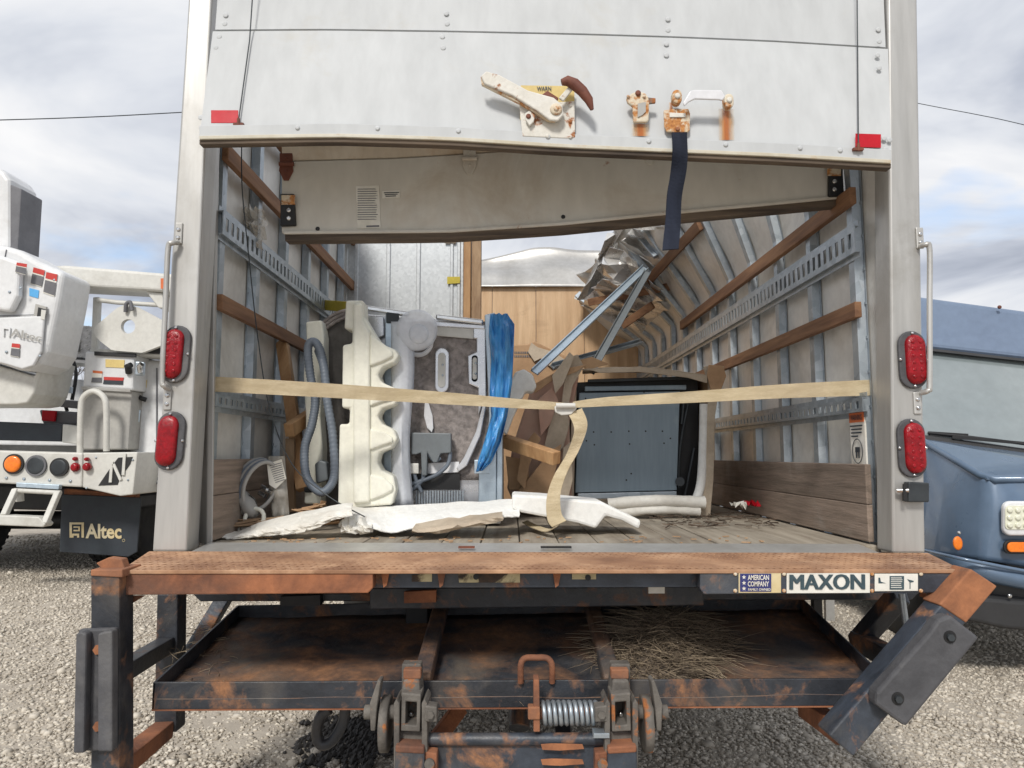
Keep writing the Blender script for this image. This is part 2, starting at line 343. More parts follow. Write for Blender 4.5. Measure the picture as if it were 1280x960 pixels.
def spline(pts, n=8):       # smooth path through points
    pts = [V(p) for p in pts]; q = [pts[0]]+pts+[pts[-1]]; o = []
    for i in range(1, len(q)-2):
        for k in range(n):
            t = k/n; p0, p1, p2, p3 = q[i-1:i+3]
            o.append(.5*((2*p1)+(p2-p0)*t+(2*p0-5*p1+4*p2-p3)*t*t+(3*p1-p0-3*p2+p3)*t*t*t))
    return o+[pts[-1]]
def ribbon(path, widths, name, mat, parent=None, thick=.003):
    rows = [[p-w_/2, p, p+w_/2] for p, w_ in zip(path, widths)]
    return MB().grid(rows, smooth=False).build(name, mat, parent, solid=thick)

# ================================================================ GROUND
g = MB()
def gz(x, y): return .035*noise.noise(V((x*.45, y*.45, 0)))+.012*noise.noise(V((x*2.2, y*2.2, 4)))
xs = [-400, -90, -30, -14, -9]+[-7+.25*i for i in range(57)]+[9, 14, 30, 90, 400]
ys = [-60, -15, -4, 0]+[1.5+.25*i for i in range(50)]+[16, 22, 40, 100, 300, 900]
g.grid([[V((x, y, gz(x, y) if abs(x) < 9 and 0 < y < 15 else 0)) for x in xs] for y in ys])
tag(g.build('gravel_ground', 'ground'), None, None, kind='structure')
def stones(N=170000):
    rng = np.random.default_rng(3)
    iv = np.array([(-1, -1, -1), (1, -1, -1), (1, 1, -1), (-1, 1, -1), (-1, -1, 1), (1, -1, 1), (1, 1, 1), (-1, 1, 1)])*.62
    fc = np.array([(0, 2, 1), (0, 3, 2), (4, 5, 6), (4, 6, 7), (0, 1, 5), (0, 5, 4), (1, 2, 6), (1, 6, 5), (2, 3, 7), (2, 7, 6), (3, 0, 4), (3, 4, 7)])
    u = rng.random(N); Y = 2.3*np.exp(u*math.log(11/2.3)); X = (rng.random(N)*2-1)*(Y*.78+.25)+.05
    patch = np.array([noise.noise(V((x*.8, y*.8, 2))) for x, y in zip(X, Y)])
    keep = rng.random(N) < np.clip(.95+patch*1.0, .25, 1); X, Y = X[keep], Y[keep]; N = len(X)
    Z = np.array([gz(x, y) for x, y in zip(X, Y)])
    s = (.0042+.0085*rng.random(N)**2.6)*(1+.08*(Y-2.3)); big = rng.random(N) < .02; s[big] *= 2.0
    sx = s[:, None]*(.7+.6*rng.random((N, 3)))*np.array([1, 1, .7])
    v = iv[None]*(1+.75*(rng.random((N, 8, 3))-.5))
    q = rng.normal(size=(N, 4)); q /= np.linalg.norm(q, axis=1)[:, None]; w0_, q1, q2, q3 = q.T
    Rm = np.stack([1-2*(q2*q2+q3*q3), 2*(q1*q2-q3*w0_), 2*(q1*q3+q2*w0_), 2*(q1*q2+q3*w0_), 1-2*(q1*q1+q3*q3), 2*(q2*q3-q1*w0_), 2*(q1*q3-q2*w0_), 2*(q2*q3+q1*w0_), 1-2*(q1*q1+q2*q2)], -1).reshape(N, 3, 3)
    v = np.einsum('nij,nkj->nki', Rm, v)*sx[:, None, :]
    x = v[..., 0]+X[:, None]; y = v[..., 1]+Y[:, None]; z = v[..., 2]+(Z+s*.2)[:, None]
    co = np.stack([x, y, z], -1).reshape(-1, 3).astype(np.float32)
    fa = (fc[None]+8*np.arange(N)[:, None, None]).reshape(-1).astype(np.int32); nf = N*12
    me = bpy.data.meshes.new('gravel_stones'); me.vertices.add(len(co)); me.vertices.foreach_set('co', co.ravel())
    me.loops.add(nf*3); me.loops.foreach_set('vertex_index', fa); me.polygons.add(nf)
    me.polygons.foreach_set('loop_start', np.arange(0, nf*3, 3, dtype=np.int32)); me.update(calc_edges=True); me.validate()
    me.materials.append(MATS['stone']); o = bpy.data.objects.new('gravel_stones', me); C.objects.link(o)
    tag(o, 'loose pale grey and tan gravel stones covering the yard', 'gravel', kind='stuff')
stones()

# ================================================================ BOX TRUCK
FZ = .905                       # load floor height
YR = 2.27                       # rear frame plane
XL, XR = -1.03, 1.205           # inner wall faces
YF = 6.8                        # front bulkhead
T = empty('box_truck', (.085, 4.4, 0), 'wrecked white box truck with jammed roll-up door, crushed wall and rusty lift gate', 'truck')
# --- load floor
lf = empty('load_floor', (.085, 4.5, FZ), parent=T)
x = XL
while x < XR-.01:
    wd = min(.132, XR-x); MB().box((x+.002, 2.40, FZ-.03+random.uniform(-.0015, .0015)), (x+wd-.002, YF, FZ+random.uniform(-.002, .002))).build('plank', 'floor_wood', lf, bevel=.003); x += wd
MB().box((XL-.04, 2.4, FZ-.09), (XR+.04, YF+.05, FZ-.034)).build('subfloor', 'black_steel', lf)
MB().slab([P(236, 690, YR-.012), P(1103, 692, YR-.012), P(1103, 692, YR-.012)+V((0, .15, .012)), P(236, 690, YR-.012)+V((0, .15, .012))], (0, 0, -.05)).build('threshold_plate', 'post_alu', T, bevel=.004)
for px_, w_ in ((695, 38), (583, 20)):
    a = P(px_-w_/2, 686.5, 2.29); MB().box((a.x, 2.285, a.z+.003), (a.x+w_/396, 2.30, a.z+.009)).build('slot', 'black' if w_ > 30 else 'rust_brown', T)
# --- rear corner posts (racked a little to the right)
lp = MB().hexa([P(190, 690, YR), P(233, 690, YR), V((XL, YR+.14, FZ-.02)), P(190, 690, YR)+V((0, .14, 0)),
                P(239, -60, YR), P(267, -60, YR), P(267, -60, YR)+V((.0, .14, 0)), P(239, -60, YR)+V((0, .14, 0))]).build('corner_post', 'post_alu', T, bevel=.008, seg=3)
rp = MB().hexa([P(1116, 692, YR), P(1157, 692, YR), P(1157, 692, YR)+V((0, .10, 0)), P(1116, 692, YR)+V((-.0, .10, 0)),
                P(1109, -60, YR), P(1146, -60, YR), P(1146, -60, YR)+V((0, .10, 0)), P(1109, -60, YR)+V((0, .10, 0))]).build('corner_post', 'post_alu', T, bevel=.008, seg=3)
# inner door track channels behind the posts
MB().hexa([P(238, 688, 2.30)+V((0, .12, 0)), P(246, 688, 2.30)+V((0, .12, 0)), V((XL+.012, 2.47, FZ)), V((XL-.03, 2.47, FZ)),
           P(262, -60, 2.42), P(272, -60, 2.42), P(272, -60, 2.42)+V((0, .05, 0)), P(262, -60, 2.42)+V((0, .05, 0))]).build('door_track', 'post_alu', T, bevel=.004)
MB().hexa([P(1101, 690, 2.375), P(1113, 690, 2.375), P(1113, 690, 2.42), P(1101, 690, 2.42), P(1098, -60, 2.375), P(1108, -60, 2.375), P(1108, -60, 2.42), P(1098, -60, 2.42)]).build('door_track', 'post_alu', T, bevel=.003)
# --- side walls
def wallpt(side, Y, z):
    """inner face of a wall; right wall is folded inward above 2.2 m towards the front"""
    if side < 0: return V((XL-.03*0, Y, z))
    zk = 2.17; tilt = R(max(0, min(52, 9+(Y-3.0)*14.5))) if Y > 2.7 else R(max(0, (Y-2.3)*12))
    if z <= zk: return V((XR, Y, z))
    L_ = z-zk; return V((XR-L_*math.sin(tilt), Y, zk+L_*math.cos(tilt)))
def wallnrm(side, Y, z):
    a, b = wallpt(side, Y, z-.01), wallpt(side, Y, z+.01); t = (b-a).normalized(); n = t.cross(V((0, 1, 0))).normalized()
    return n if (n.x > 0) == (side < 0) else -n
RY = [2.50+.362*k for k in range(13)]; ZT = 2.95
for side in (-1, 1):
    W = empty('side_wall', (XL if side < 0 else XR, 4.5, FZ), parent=T)
    W['label'] = 'left side wall with slotted tracks and wooden rubbing boards' if side < 0 else 'right side wall folded inward and torn at its front end'
    edges = [2.36]+RY+[YF]
    for i in range(len(edges)-1):
        y0, y1 = edges[i], edges[i+1]
        if y1-y0 < .02: continue
        zs = [FZ-.02, 1.3, 1.7, 2.0, 2.15, 2.19, 2.3, 2.45, 2.6, 2.75, ZT]; rows = []
        for z in zs:
            row = []
            for k in range(7):
                Y = y0+.002+(y1-y0-.004)*k/6; p = wallpt(side, Y, z)-wallnrm(side, Y, z)*.034
                amp = .007
                if side > 0: amp += max(0, min(1, (Y-3.0)/2.6))*max(0, (z-2.15))*.24
                p += noise.noise_vector(V((Y*3.1, z*3.4, side*5)))*amp+noise.noise_vector(V((Y*8, z*8, side)))*amp*.35
                row.append(p)
            rows.append(row)
        MB().grid(rows).build('wall_panel', 'sheet_alu', W, solid=.002, sub=1)
    for Y in RY[:-1]:           # hat-section uprights, each a folded strip
        mb = MB(); prof = [(-.038, -.028), (-.026, -.028), (-.020, 0), (.020, 0), (.026, -.028), (.038, -.028)]
        zs = [FZ, 1.4, 1.9, 2.13, 2.17, 2.21, 2.4, 2.6, 2.8, ZT]
        if side > 0 and Y > 5.5: zs = zs[:-1]
        rows = [[wallpt(side, Y+u, z)+wallnrm(side, Y, z)*d for u, d in prof] for z in zs]
        mb.grid(rows, smooth=False)
        for z in np.arange(FZ+.1, 2.1, .12):
            for u in (-.032, .032):
                c = wallpt(side, Y+u, z); sx = .0035 if side < 0 else -.0035; mb.box((c.x-abs(sx)*.2-(.028 if side < 0 else -.028), Y+u-.004, z-.004), (c.x+sx-(.028 if side < 0 else -.028), Y+u+.004, z+.004))
        mb.build('upright', 'galv', W, solid=.002)
    def track(z0, h, ya, yb, pitch=.05):
        mb = MB(); s = 1 if side < 0 else -1; X = XL if side < 0 else XR
        def bx(y0, y1, za, zb, d0, d1): mb.box((min(X+s*d0, X+s*d1), y0, za), (max(X+s*d0, X+s*d1), y1, zb))
        e = h*.2
        bx(ya, yb, z0, z0+e, .016, .020); bx(ya, yb, z0+h-e, z0+h, .016, .020)
        bx(ya, yb, z0-.022, z0-.004, .002, .005); bx(ya, yb, z0+h+.004, z0+h+.022, .002, .005)      # mounting flanges
        bx(ya, yb, z0-.004, z0, .002, .020); bx(ya, yb, z0+h, z0+h+.004, .002, .020)
        y = ya
        while y < yb: bx(y, min(y+pitch*.52, yb), z0+e, z0+h-e, .016, .020); y += pitch
        mb.build('logistic_track', 'galv', W)
    za = PX(1104, 297, XR).z; zb = PX(1104, 263, XR).z
    if side > 0:
        track(za, zb-za, 2.43, YF); track(PX(1099, 511, XR).z, .040, 2.43, YF)
    else:
        track(PX(270, 290, XL).z, PX(270, 262, XL).z-PX(270, 290, XL).z, 2.45, 4.25); track(PX(256, 505, XL).z, .035, 2.45, 4.6)
    def board(z, h, ya, yb, t=.024, name='rubbing_board', m='oak', sag=0):
        n_ = 10; rows = []
        ring = [(0, -h/2), (t, -h/2), (t, h/2), (0, h/2)]
        vs = []
        for i in range(n_+1):
            Y = ya+(yb-ya)*i/n_
            for d, q in ring: vs.append(wallpt(side, Y, z+q+sag*i/n_)+wallnrm(side, Y, z+sag*i/n_)*(d+.001))
        fs = [(i*4+k, i*4+(k+1) % 4, i*4+4+(k+1) % 4, i*4+4+k) for i in range(n_) for k in range(4)]+[(3, 2, 1, 0), tuple(n_*4+k for k in range(4))]
        o = MB().add(vs, fs).build(name, m, W, bevel=.003)
        return o
    if side > 0:
        board(PX(1101, 377, XR).z, .055, 2.44, 4.7); board(PX(1085, 222, XR).z-.03, .06, 2.44, 5.0); board(2.52, .06, 3.95, 5.25)
        board(2.85, .05, 2.44, 3.6)
        for z in (1.0, 1.14+.02): pass
        zt = PX(1099, 580, XR).z; zm = PX(1098, 632, XR).z
        board((zt+zm)/2, zt-zm-.003, 2.43, 6.7, .02, 'kick_board', 'kick'); board((zm+FZ)/2+.003, zm-FZ-.006, 2.43, 6.7, .02, 'kick_board', 'kick')
    else:
        board(PX(265, 375, XL).z, .055, 2.46, 4.4); board(PX(285, 198, XL).z, .06, 2.46, 4.6); board(PX(300, 118, XL).z, .05, 2.46, 4.6)
        zt = PX(243, 574, XL).z; zm = PX(243, 622, XL).z
        board((zt+zm)/2, zt-zm-.003, 2.44, 5.2, .02, 'kick_board', 'kick'); board((zm+FZ)/2+.003, zm-FZ-.006, 2.44, 5.2, .02, 'kick_board', 'kick')
    if side > 0:        # warning sticker near the post
        st = [wallpt(1, Y, z)+V((-.004, 0, 0)) for Y, z in ((2.455, 1.165), (2.56, 1.165), (2.56, 1.345), (2.455, 1.345))]
        MB().slab(st, (.006, 0, 0)).build('warning_sticker', 'sticker_white', W)
        q = [wallpt(1, Y, z)+V((-.0065, 0, 0)) for Y, z in ((2.455, 1.312), (2.56, 1.312), (2.56, 1.345), (2.455, 1.345))]
        MB().slab(q, (.002, 0, 0)).build('warning_band', 'sticker_orange', W)
        tx = XR-.0075
        text('lettering', '! WARNING', (V((tx, 2.552, 1.319)), V((tx, 2.463, 1.319)), V((tx, 2.552, 1.338))), 'ink', W, .02)
        mb = MB()
        for r_, (a, b) in enumerate(((.005, .095), (.012, .09), (.012, .088), (.012, .06))):
            mb.box((tx, 2.46+.1-b, 1.297-r_*.012), (tx+.001, 2.46+.1-a, 1.302-r_*.012))
        cy_, cz_ = 2.507, 1.212; mb.tube([V((tx, cy_+.036*math.cos(k*.314), cz_+.042*math.sin(k*.314))) for k in range(20)], .0016, 4, True)
        mb.box((tx, cy_-.016, cz_-.004), (tx+.001, cy_+.016, cz_+.014)); mb.box((tx, cy_-.013, cz_-.024), (tx+.001, cy_-.005, cz_-.004)); mb.box((tx, cy_+.005, cz_-.024), (tx+.001, cy_+.013, cz_-.004))
        mb.build('pictogram', 'ink', W)
# --- front bulkhead
fw = empty('front_wall', (.085, YF, FZ), parent=T)
x = XL
for wd in (.42, .42, .42, .46, .52):
    top = P(700, 354, YF).z+random.uniform(-.012, .012)
    MB().box((x+.002, YF+random.uniform(0, .006), FZ), (min(x+wd, XR)-.002, YF+.02, top)).build('plywood_panel', 'ply', fw, bevel=.002); x += wd
MB().box((XL-.02, YF+.024, FZ), (XR+.06, YF+.04, P(700, 358, YF).z)).build('backing', 'truck_white', fw)  # unseen sheet added to stop sky light showing through the plywood seams
# torn roof skin drooping over the bulkhead
rows = []
for j in range(9):
    v_ = j/8; row = []
    for i in range(41):
        u = i/40; pxx = 560+u*200
        yb = 358; yt = 312+18*max(0, 1-u*1.9)+2*math.sin(u*8)
        p = P(pxx, yb+(yt-yb)*v_, 6.76+.35*v_); p += V((0, .10*noise.noise(V((u*3.2, v_*2, 1))), .03*noise.noise(V((u*4, v_*3, 6)))))*min(1, v_*2)
        row.append(p)
    rows.append(row)
MB().grid(rows).build('torn_roof_sheet', 'roof_skin', T, solid=.003, sub=1)
# crumpled roof corner hanging from the folded wall
def crumple(name, outline, n, m, Y0, Y1, amp, seed, mat='crumple_alu'):
    (a, b, c, d) = outline; rg = random.Random(seed); pts = []
    for j in range(m+1):
        for i in range(n+1):
            u = max(0, min(1, i/n+rg.uniform(-.3, .3)/n)); v_ = max(0, min(1, j/m+rg.uniform(-.3, .3)/m))
            q0 = V((a[0]+(b[0]-a[0])*u, a[1]+(b[1]-a[1])*u, 0)); q1 = V((d[0]+(c[0]-d[0])*u, d[1]+(c[1]-d[1])*u, 0)); q = q0.lerp(q1, v_)
            rim = 1.6 if i in (0, n) or j in (0, m) else 1
            pts.append(P(q.x+rg.uniform(-3, 3)*rim, q.y+rg.uniform(-3, 3)*rim, Y0+(Y1-Y0)*u+rg.uniform(-1, 1)*amp))
    fs = []
    for j in range(m):
        for i in range(n):
            k = j*(n+1)+i; q = (k, k+1, k+n+2, k+n+1)
            fs += [(q[0], q[1], q[2]), (q[0], q[2], q[3])] if rg.random() < .5 else [(q[0], q[1], q[3]), (q[1], q[2], q[3])]
    return MB().add(pts, fs).build(name, mat, T, solid=.003)
crumple('crumpled_skin', ((722, 374), (760, 284), (808, 284), (782, 372)), 5, 7, 5.6, 4.95, .10, 3)
crumple('crumpled_skin', ((775, 296), (806, 279), (852, 290), (838, 345)), 5, 4, 4.9, 4.55, .07, 8)
crumple('crumpled_skin', ((722, 384), (756, 350), (846, 378), (806, 416)), 7, 4, 5.75, 5.1, .08, 12)
crumple('crumpled_skin', ((744, 336), (766, 310), (800, 330), (770, 362)), 4, 3, 4.9, 4.75, .07, 21)
crumple('crumpled_skin', ((800, 284), (836, 276), (872, 300), (846, 352)), 5, 5, 4.75, 4.35, .05, 31)
crumple('crumpled_skin', ((742, 356), (790, 336), (838, 362), (800, 392)), 6, 3, 5.3, 5.0, .07, 41)
for (a, b, Y0, Y1) in (((741, 348), (767, 372), 5.6, 5.5), ((772, 322), (800, 348), 5.2, 5.0), ((800, 294), (822, 320), 4.8, 4.7), ((722, 368), (738, 380), 5.8, 5.7)):
    MB().bar(P(*a, Y0), P(*b, Y1), .06, .03, (0, -1, 0)).build('roof_bow_stub', 'galv', T, bevel=.004)
for (a, b, Y0, Y1) in (((736, 378), (838, 358), 5.4, 5.0), ((778, 407), (816, 381), 5.3, 5.1), ((817, 326), (852, 296), 5.0, 4.7)):
    MB().bar(P(*a, Y0), P(*b, Y1), .03, .055, (0, -.4, 1)).build('broken_board', 'oak', T, bevel=.003)
# --- tail lights
def tail_light(px_, py_, lean, dark=False):
    c = P(px_, py_, YR-.001); e = empty('tail_light', c, parent=T)
    MB().slab(stadium(c, .088, .184, lean=lean), (0, -.012, 0)).build('bezel', 'rubber', e, bevel=.004)
    cl = c+V((-.006 if px_ < 640 else .006, -.012, 0))
    MB().dome(stadium(cl, .062, .158, lean=lean), (0, -1, 0), .016).build('lens', 'red_lens', e)
    mb = MB()
    for k in range(6):
        for s in (-1, 1):
            q = cl+V((s*.012+lean*(k-2.5)*.022, -.0162, (k-2.5)*.022)); mb.dome(circ(q, .006, 8), (0, -1, 0), .0012, 2)
    if not dark: mb.build('led_dimples', 'red_lens', e)
    for q in (V((0, -.014, .084)), V((0, -.014, -.084)), V((-.041, -.014, 0)), V((.041, -.014, 0))):
        MB().dome(circ(c+q, .005, 10), (0, -1, 0), .004, 2).build('screw', 'chrome', e)
tail_light(221, 443, .05); tail_light(214, 551, .05, True); tail_light(1139, 450, -.01); tail_light(1138, 560, -.01)
# --- grab rails
def grab(pts, brk, m='post_alu'):
    e = empty('grab_rail', P(*pts[-1], YR), parent=T)
    ps = [P(pts[0][0], pts[0][1], YR-.012)]+[P(x, y, YR-.03) for x, y in pts[1:-1]]+[P(pts[-1][0], pts[-1][1], YR-.012)]
    MB().tube(spline(ps, 5), .0085, 10).build('rail', m, e)
    for (bx_, by_) in brk:
        c = P(bx_, by_, YR); mb = MB(); mb.slab([c+V((-.012, 0, -.035)), c+V((.012, 0, -.035)), c+V((.012, 0, .035)), c+V((-.012, 0, .035))], (0, -.006, 0)); mb.build('bracket', m, e, bevel=.003)
        for s in (-.015, .012): MB().dome(circ(c+V((0, -.006, s)), .007, 10), (0, -1, 0), .005, 2).build('bolt', 'chrome', e)
grab([(223, 303), (215, 304), (210, 312), (207, 380), (203, 470), (205, 482), (211, 486)], [(224, 292), (210, 499)])
grab([(1150, 308), (1157, 306), (1162, 312), (1162, 380), (1162, 478), (1160, 488), (1152, 491)], [(1149, 298), (1146, 504)])
# small hinge box on the right post
lb = empty('latch_box', P(1140, 614, YR), parent=T)
MB().px([(1129, 602), (1155, 603), (1155, 627), (1129, 627)], YR, -.03).build('box', 'dark_metal', lb, bevel=.004)
MB().cyl(P(1121, 613, YR-.02), P(1136, 613, YR-.035), .007).build('pin', 'chrome', lb)
MB().px([(1128, 605), (1133, 604), (1133, 626), (1128, 626)], YR-.031, -.006).build('flap', 'black', lb)

# --- roll-up door: two lower sections, bottom one swung out
D = empty('rear_door', P(690, 190, 2.2), parent=T)
def curve(pts, x):
    for (x0, y0), (x1, y1) in zip(pts, pts[1:]):
        if x <= x1: t = (x-x0)/(x1-x0); return y0+(y1-y0)*t
    return pts[-1][1]
bot = [(247, 173), (420, 170), (560, 174), (700, 183), (840, 189), (980, 195), (1115, 203)]; mid = [(266, 38), (420, 37), (560, 39), (700, 42), (840, 46), (980, 52), (1109, 60)]
top = [(277, -70), (700, -66), (1103, -52)]
def panel(lo, hi, Ylo, Yhi, xlo, xhi, t, name, mat, gap=.002):
    rows = []
    for j in range(7):
        v_ = j/6; row = []
        for i in range(25):
            u = i/24; xa = xlo[0]+(xlo[1]-xlo[0])*u; xb = xhi[0]+(xhi[1]-xhi[0])*u
            a = P(xa, curve(lo, xa), Ylo); b = P(xb, curve(hi, xb), Yhi); p = a.lerp(b, v_); p.y += .003*noise.noise(p*2.5); row.append(p)
        rows.append(row)
    mb = MB(); n_ = 25; m_ = 7
    fr = [p for r in rows for p in r]; bk = [p+V((0, t, 0)) for p in fr]; k = len(fr)
    fs = [(i*n_+j, i*n_+j+1, (i+1)*n_+j+1, (i+1)*n_+j) for i in range(m_-1) for j in range(n_-1)]
    fs2 = [tuple(q+k for q in f[::-1]) for f in fs]
    rim = [j for j in range(n_)]+[i*n_+n_-1 for i in range(1, m_)]+[(m_-1)*n_+j for j in range(n_-2, -1, -1)]+[i*n_ for i in range(m_-2, 0, -1)]
    fs3 = [(rim[i], rim[(i+1) % len(rim)], rim[(i+1) % len(rim)]+k, rim[i]+k) for i in range(len(rim))]
    mb.add(fr+bk, fs+fs2, True); mb.add(fr+bk, fs3)
    return mb.build(name, mat, D, bevel=.002)
panel(bot, [(x, y+1.2) for x, y in mid], 2.185, 2.262, (249, 1114), (266, 1110), .022, 'door_panel', 'door_white')
panel([(x, y-1.0) for x, y in mid], top, 2.27, 2.30, (269, 1107), (277, 1103), .022, 'door_panel', 'door_white')
# aluminium bottom rail, and the weathered seal below it
def strip(lo_off, hi_off, Y, t, mat, name, x0=249, x1=1114):
    ps = [(x0+(x1-x0)*i/24) for i in range(25)]
    lo = [P(x, curve(bot, x)+lo_off, Y) for x in ps]; hi = [P(x, curve(bot, x)+hi_off, Y) for x in ps]; d = V((0, t, 0)); vs = []
    for a, b in zip(lo, hi): vs += [a, b, b+d, a+d]
    fs = [(i*4+k, i*4+(k+1) % 4, i*4+4+(k+1) % 4, i*4+4+k) for i in range(24) for k in range(4)]+[(0, 1, 2, 3), (99, 98, 97, 96)]
    return MB().add(vs, fs).build(name, mat, D, bevel=.002)
strip(-1, -16, 2.181, .003, 'door_white', 'bottom_rail'); strip(1.0, -3.5, 2.176, .032, 'door_lip', 'bottom_lip'); strip(7.5, 1.4, 2.184, .030, 'seal', 'bottom_seal')
for x in (372, 472, 573, 685, 811, 907, 1000, 1050):
    MB().dome(circ(P(x, curve(bot, x)-11, 2.181), .008, 10), (0, -1, 0), .004, 2).build('rivet', 'door_white', D)
def ydoor(py): return 2.262-(2.262-2.185)*max(0, min(1, (py-40)/140))
for (x, y) in ((553, 46), (554, 60), (833, 55), (833, 69), (558, 17), (559, 30), (835, 24), (835, 38), (274, 46), (270, 60), (282, 19), (281, 30), (1097, 69), (1099, 85), (1098, 37), (1099, 52), (1105, 173), (1112, 175), (1107, 187), (1093, 192), (251, 147), (252, 160)):
    MB().dome(circ(P(x, y, ydoor(y)-.001 if y > 43 else 2.272), .0085, 12), (0, -1, 0), .0022, 3).build('rivet', 'door_white', D)
for (pts) in ([(264, 138), (298, 138), (298, 154), (264, 154)], [(1069, 167), (1101, 168), (1101, 185), (1069, 184)]):
    MB().slab([P(x, y, ydoor(y)-.003) for x, y in pts], (0, -.002, 0)).build('red_reflector', 'red_tape', D, bevel=.006)
for pts in ([(318, -40), (312, 50), (298, 152)], [(1071, -40), (1072, 60), (1073, 183)]):
    a = [P(x, y, ydoor(y)-.014) for x, y in pts]; MB().tube(a, .0022, 6).build('lift_cable', 'dark_metal', D)
    c = a[-1]; mb = MB(); mb.bar(c+V((-.016, .004, -.008)), c+V((.016, .004, -.008)), .012, .008); mb.cyl(c+V((0, 0, -.014)), c+V((0, 0, .01)), .005, 8); mb.build('cable_anchor', 'rust_brown', D)
# latch: plate, lever, hooked handle, bolt, yellow label
LA = empty('door_latch', P(684, 172, 2.18), parent=T)
yl = 2.178
MB().px([(651, 107), (718, 108), (718, 128), (650, 150)], yl+.012, -.002).build('yellow_label', 'yellow_label', LA)
text('lettering', 'WARN', (P(671, 113.5, yl+.008), P(689, 113.5, yl+.008), P(671, 108.5, yl+.010)), 'ink', LA, .02)
MB().px([(649, 132), (718, 127), (719, 172), (714, 174), (653, 171)], yl+.006, -.005).build('plate', 'latch_white', LA, bevel=.003)
MB().px([(601, 97), (608, 91), (625, 96), (660, 115), (692, 124), (703, 133), (704, 146), (697, 153), (687, 152), (672, 141), (640, 121), (606, 107)], yl-.018, -.012).build('lever', 'latch_white', LA, bevel=.004)
MB().px([(601, 98), (606, 104), (640, 120), (660, 132), (688, 150), (694, 154), (684, 153), (652, 133), (630, 122), (602, 108)], yl-.006, -.014).build('lever_flange', 'latch_rusty', LA, bevel=.002)
c = P(695, 137, yl-.03); mb = MB(); mb.dome(circ(c, .019, 16), (0, -1, 0), .008, 3); mb.dome(circ(c+V((0, -.006, 0)), .009, 10), (0, -1, 0), .007, 3); mb.build('pivot_bolt', 'latch_rusty', LA)
MB().tube([P(x, y, yl-.035) for x, y in ((702, 103), (709, 101), (718, 105), (728, 114), (736, 125), (740, 137))], [.010, .016, .018, .017, .014, .006], 10).build('hook_handle', 'rust_brown', LA)
MB().px([(698, 124), (712, 108), (717, 112), (704, 128)], yl-.02, -.010).build('hook_arm', 'latch_white', LA, bevel=.003)
MB().px([(676, 121), (684, 115), (698, 124), (696, 128)], yl-.012, -.010).build('stop_tab', 'rust_brown', LA, bevel=.002)
MB().px([(656, 144), (662, 140), (669, 146), (667, 154), (662, 159), (657, 152)], yl-.002, -.012).build('catch_tab', 'latch_white', LA, bevel=.002)
MB().dome(circ(P(660.5, 145.5, yl-.014), .008, 12), (0, -1, 0), .005, 3).build('rivet', 'rust_brown', LA)
for (x, y) in ((712.5, 132), (713, 171), (684, 170), (713, 152)): MB().dome(circ(P(x, y, yl+.001), .0065, 10), (0, -1, 0), .003, 2).build('rivet', 'latch_white', LA)
# keeper bracket
K = empty('keeper_bracket', P(798, 155, 2.18), parent=T)
MB().px([(782, 125), (789, 119), (797, 116), (806, 119), (811, 126), (810, 152), (808, 155), (791, 155), (790, 135), (784, 131)], yl+.006, -.014).build('plate', 'latch_rusty', K, bevel=.004)
MB().px([(797, 130), (807, 128), (807, 140), (803, 144), (797, 147)], yl-.009, -.003).build('slot', 'truck_grey', K)
MB().px([(809, 123), (819, 124), (819, 130), (811, 131)], yl-.0, -.008).build('tab', 'mech', K, bevel=.002)
MB().dome(circ(P(797.5, 116.5, yl-.009), .009, 12), (0, -1, 0), .006, 3).build('rivet', 'rust_brown', K)
for (x, y) in ((785, 121), (805, 121)): MB().dome(circ(P(x, y, yl-.009), .005, 10), (0, -1, 0), .005, 3).build('rivet', 'latch_rusty', K)
# lift handle, buckle plate and hanging pull strap
Hn = empty('lift_handle', P(876, 128, 2.18), parent=T)
MB().px([(853, 130), (862, 115), (868, 113.5), (901, 114), (906, 122), (902, 127), (898, 126), (868, 125), (860, 129), (855, 134)], yl-.03, -.008).build('grip', 'chrome_white', Hn, bevel=.003)
for (x, y, xo) in ((844, 126, 3), (908, 131, -2)):
    c = P(x, y, yl+.006); MB().slab(stadium(c, .030, .046), (0, -.03, 0)).build('foot', 'latch_rusty', Hn, bevel=.005)
    MB().dome(circ(c+V((0, -.03, 0)), .009, 12), (0, -1, 0), .006, 3).build('rivet', 'latch_white', Hn)
B = empty('strap_plate', P(845, 166, 2.18), parent=T)
MB().px([(829, 139), (840, 137), (860, 137), (862, 142), (862, 164), (858, 167), (833, 166), (830, 160)], yl+.004, -.007).build('plate', 'latch_rusty', B, bevel=.003)
MB().px([(837, 141), (857, 142), (857, 147), (837, 147)], yl-.004, -.003).build('slot_bar', 'latch_white', B, bevel=.002)
MB().dome(circ(P(847, 161.5, yl-.003), .007, 12), (0, -1, 0), .005, 3).build('rivet', 'rust_bright', B)
sp = spline([P(849, 166, yl-.006), P(850, 190, yl-.02), P(848, 215, yl+.0), P(843, 245, yl+.01), P(841, 280, yl+.0), P(838, 312, yl-.02)], 6)
ribbon(sp, [V((.048, .012*math.sin(i*.4), .002)) for i in range(len(sp))], 'pull_strap', 'navy_strap', B, .005)
# rust runs on the door skin
for (x0, x1, ya, yb) in ((789, 812, 155, 170), (898, 918, 136, 175), (688, 700, 150, 174), (836, 842, 128, 140)):
    MB().add(PL([(x0, yb), (x1, yb), (x1, ya), (x0, ya)], ydoor(yb)-.0055), [(0, 1, 2, 3)]).build('rust_stain', 'rust_stain', D)

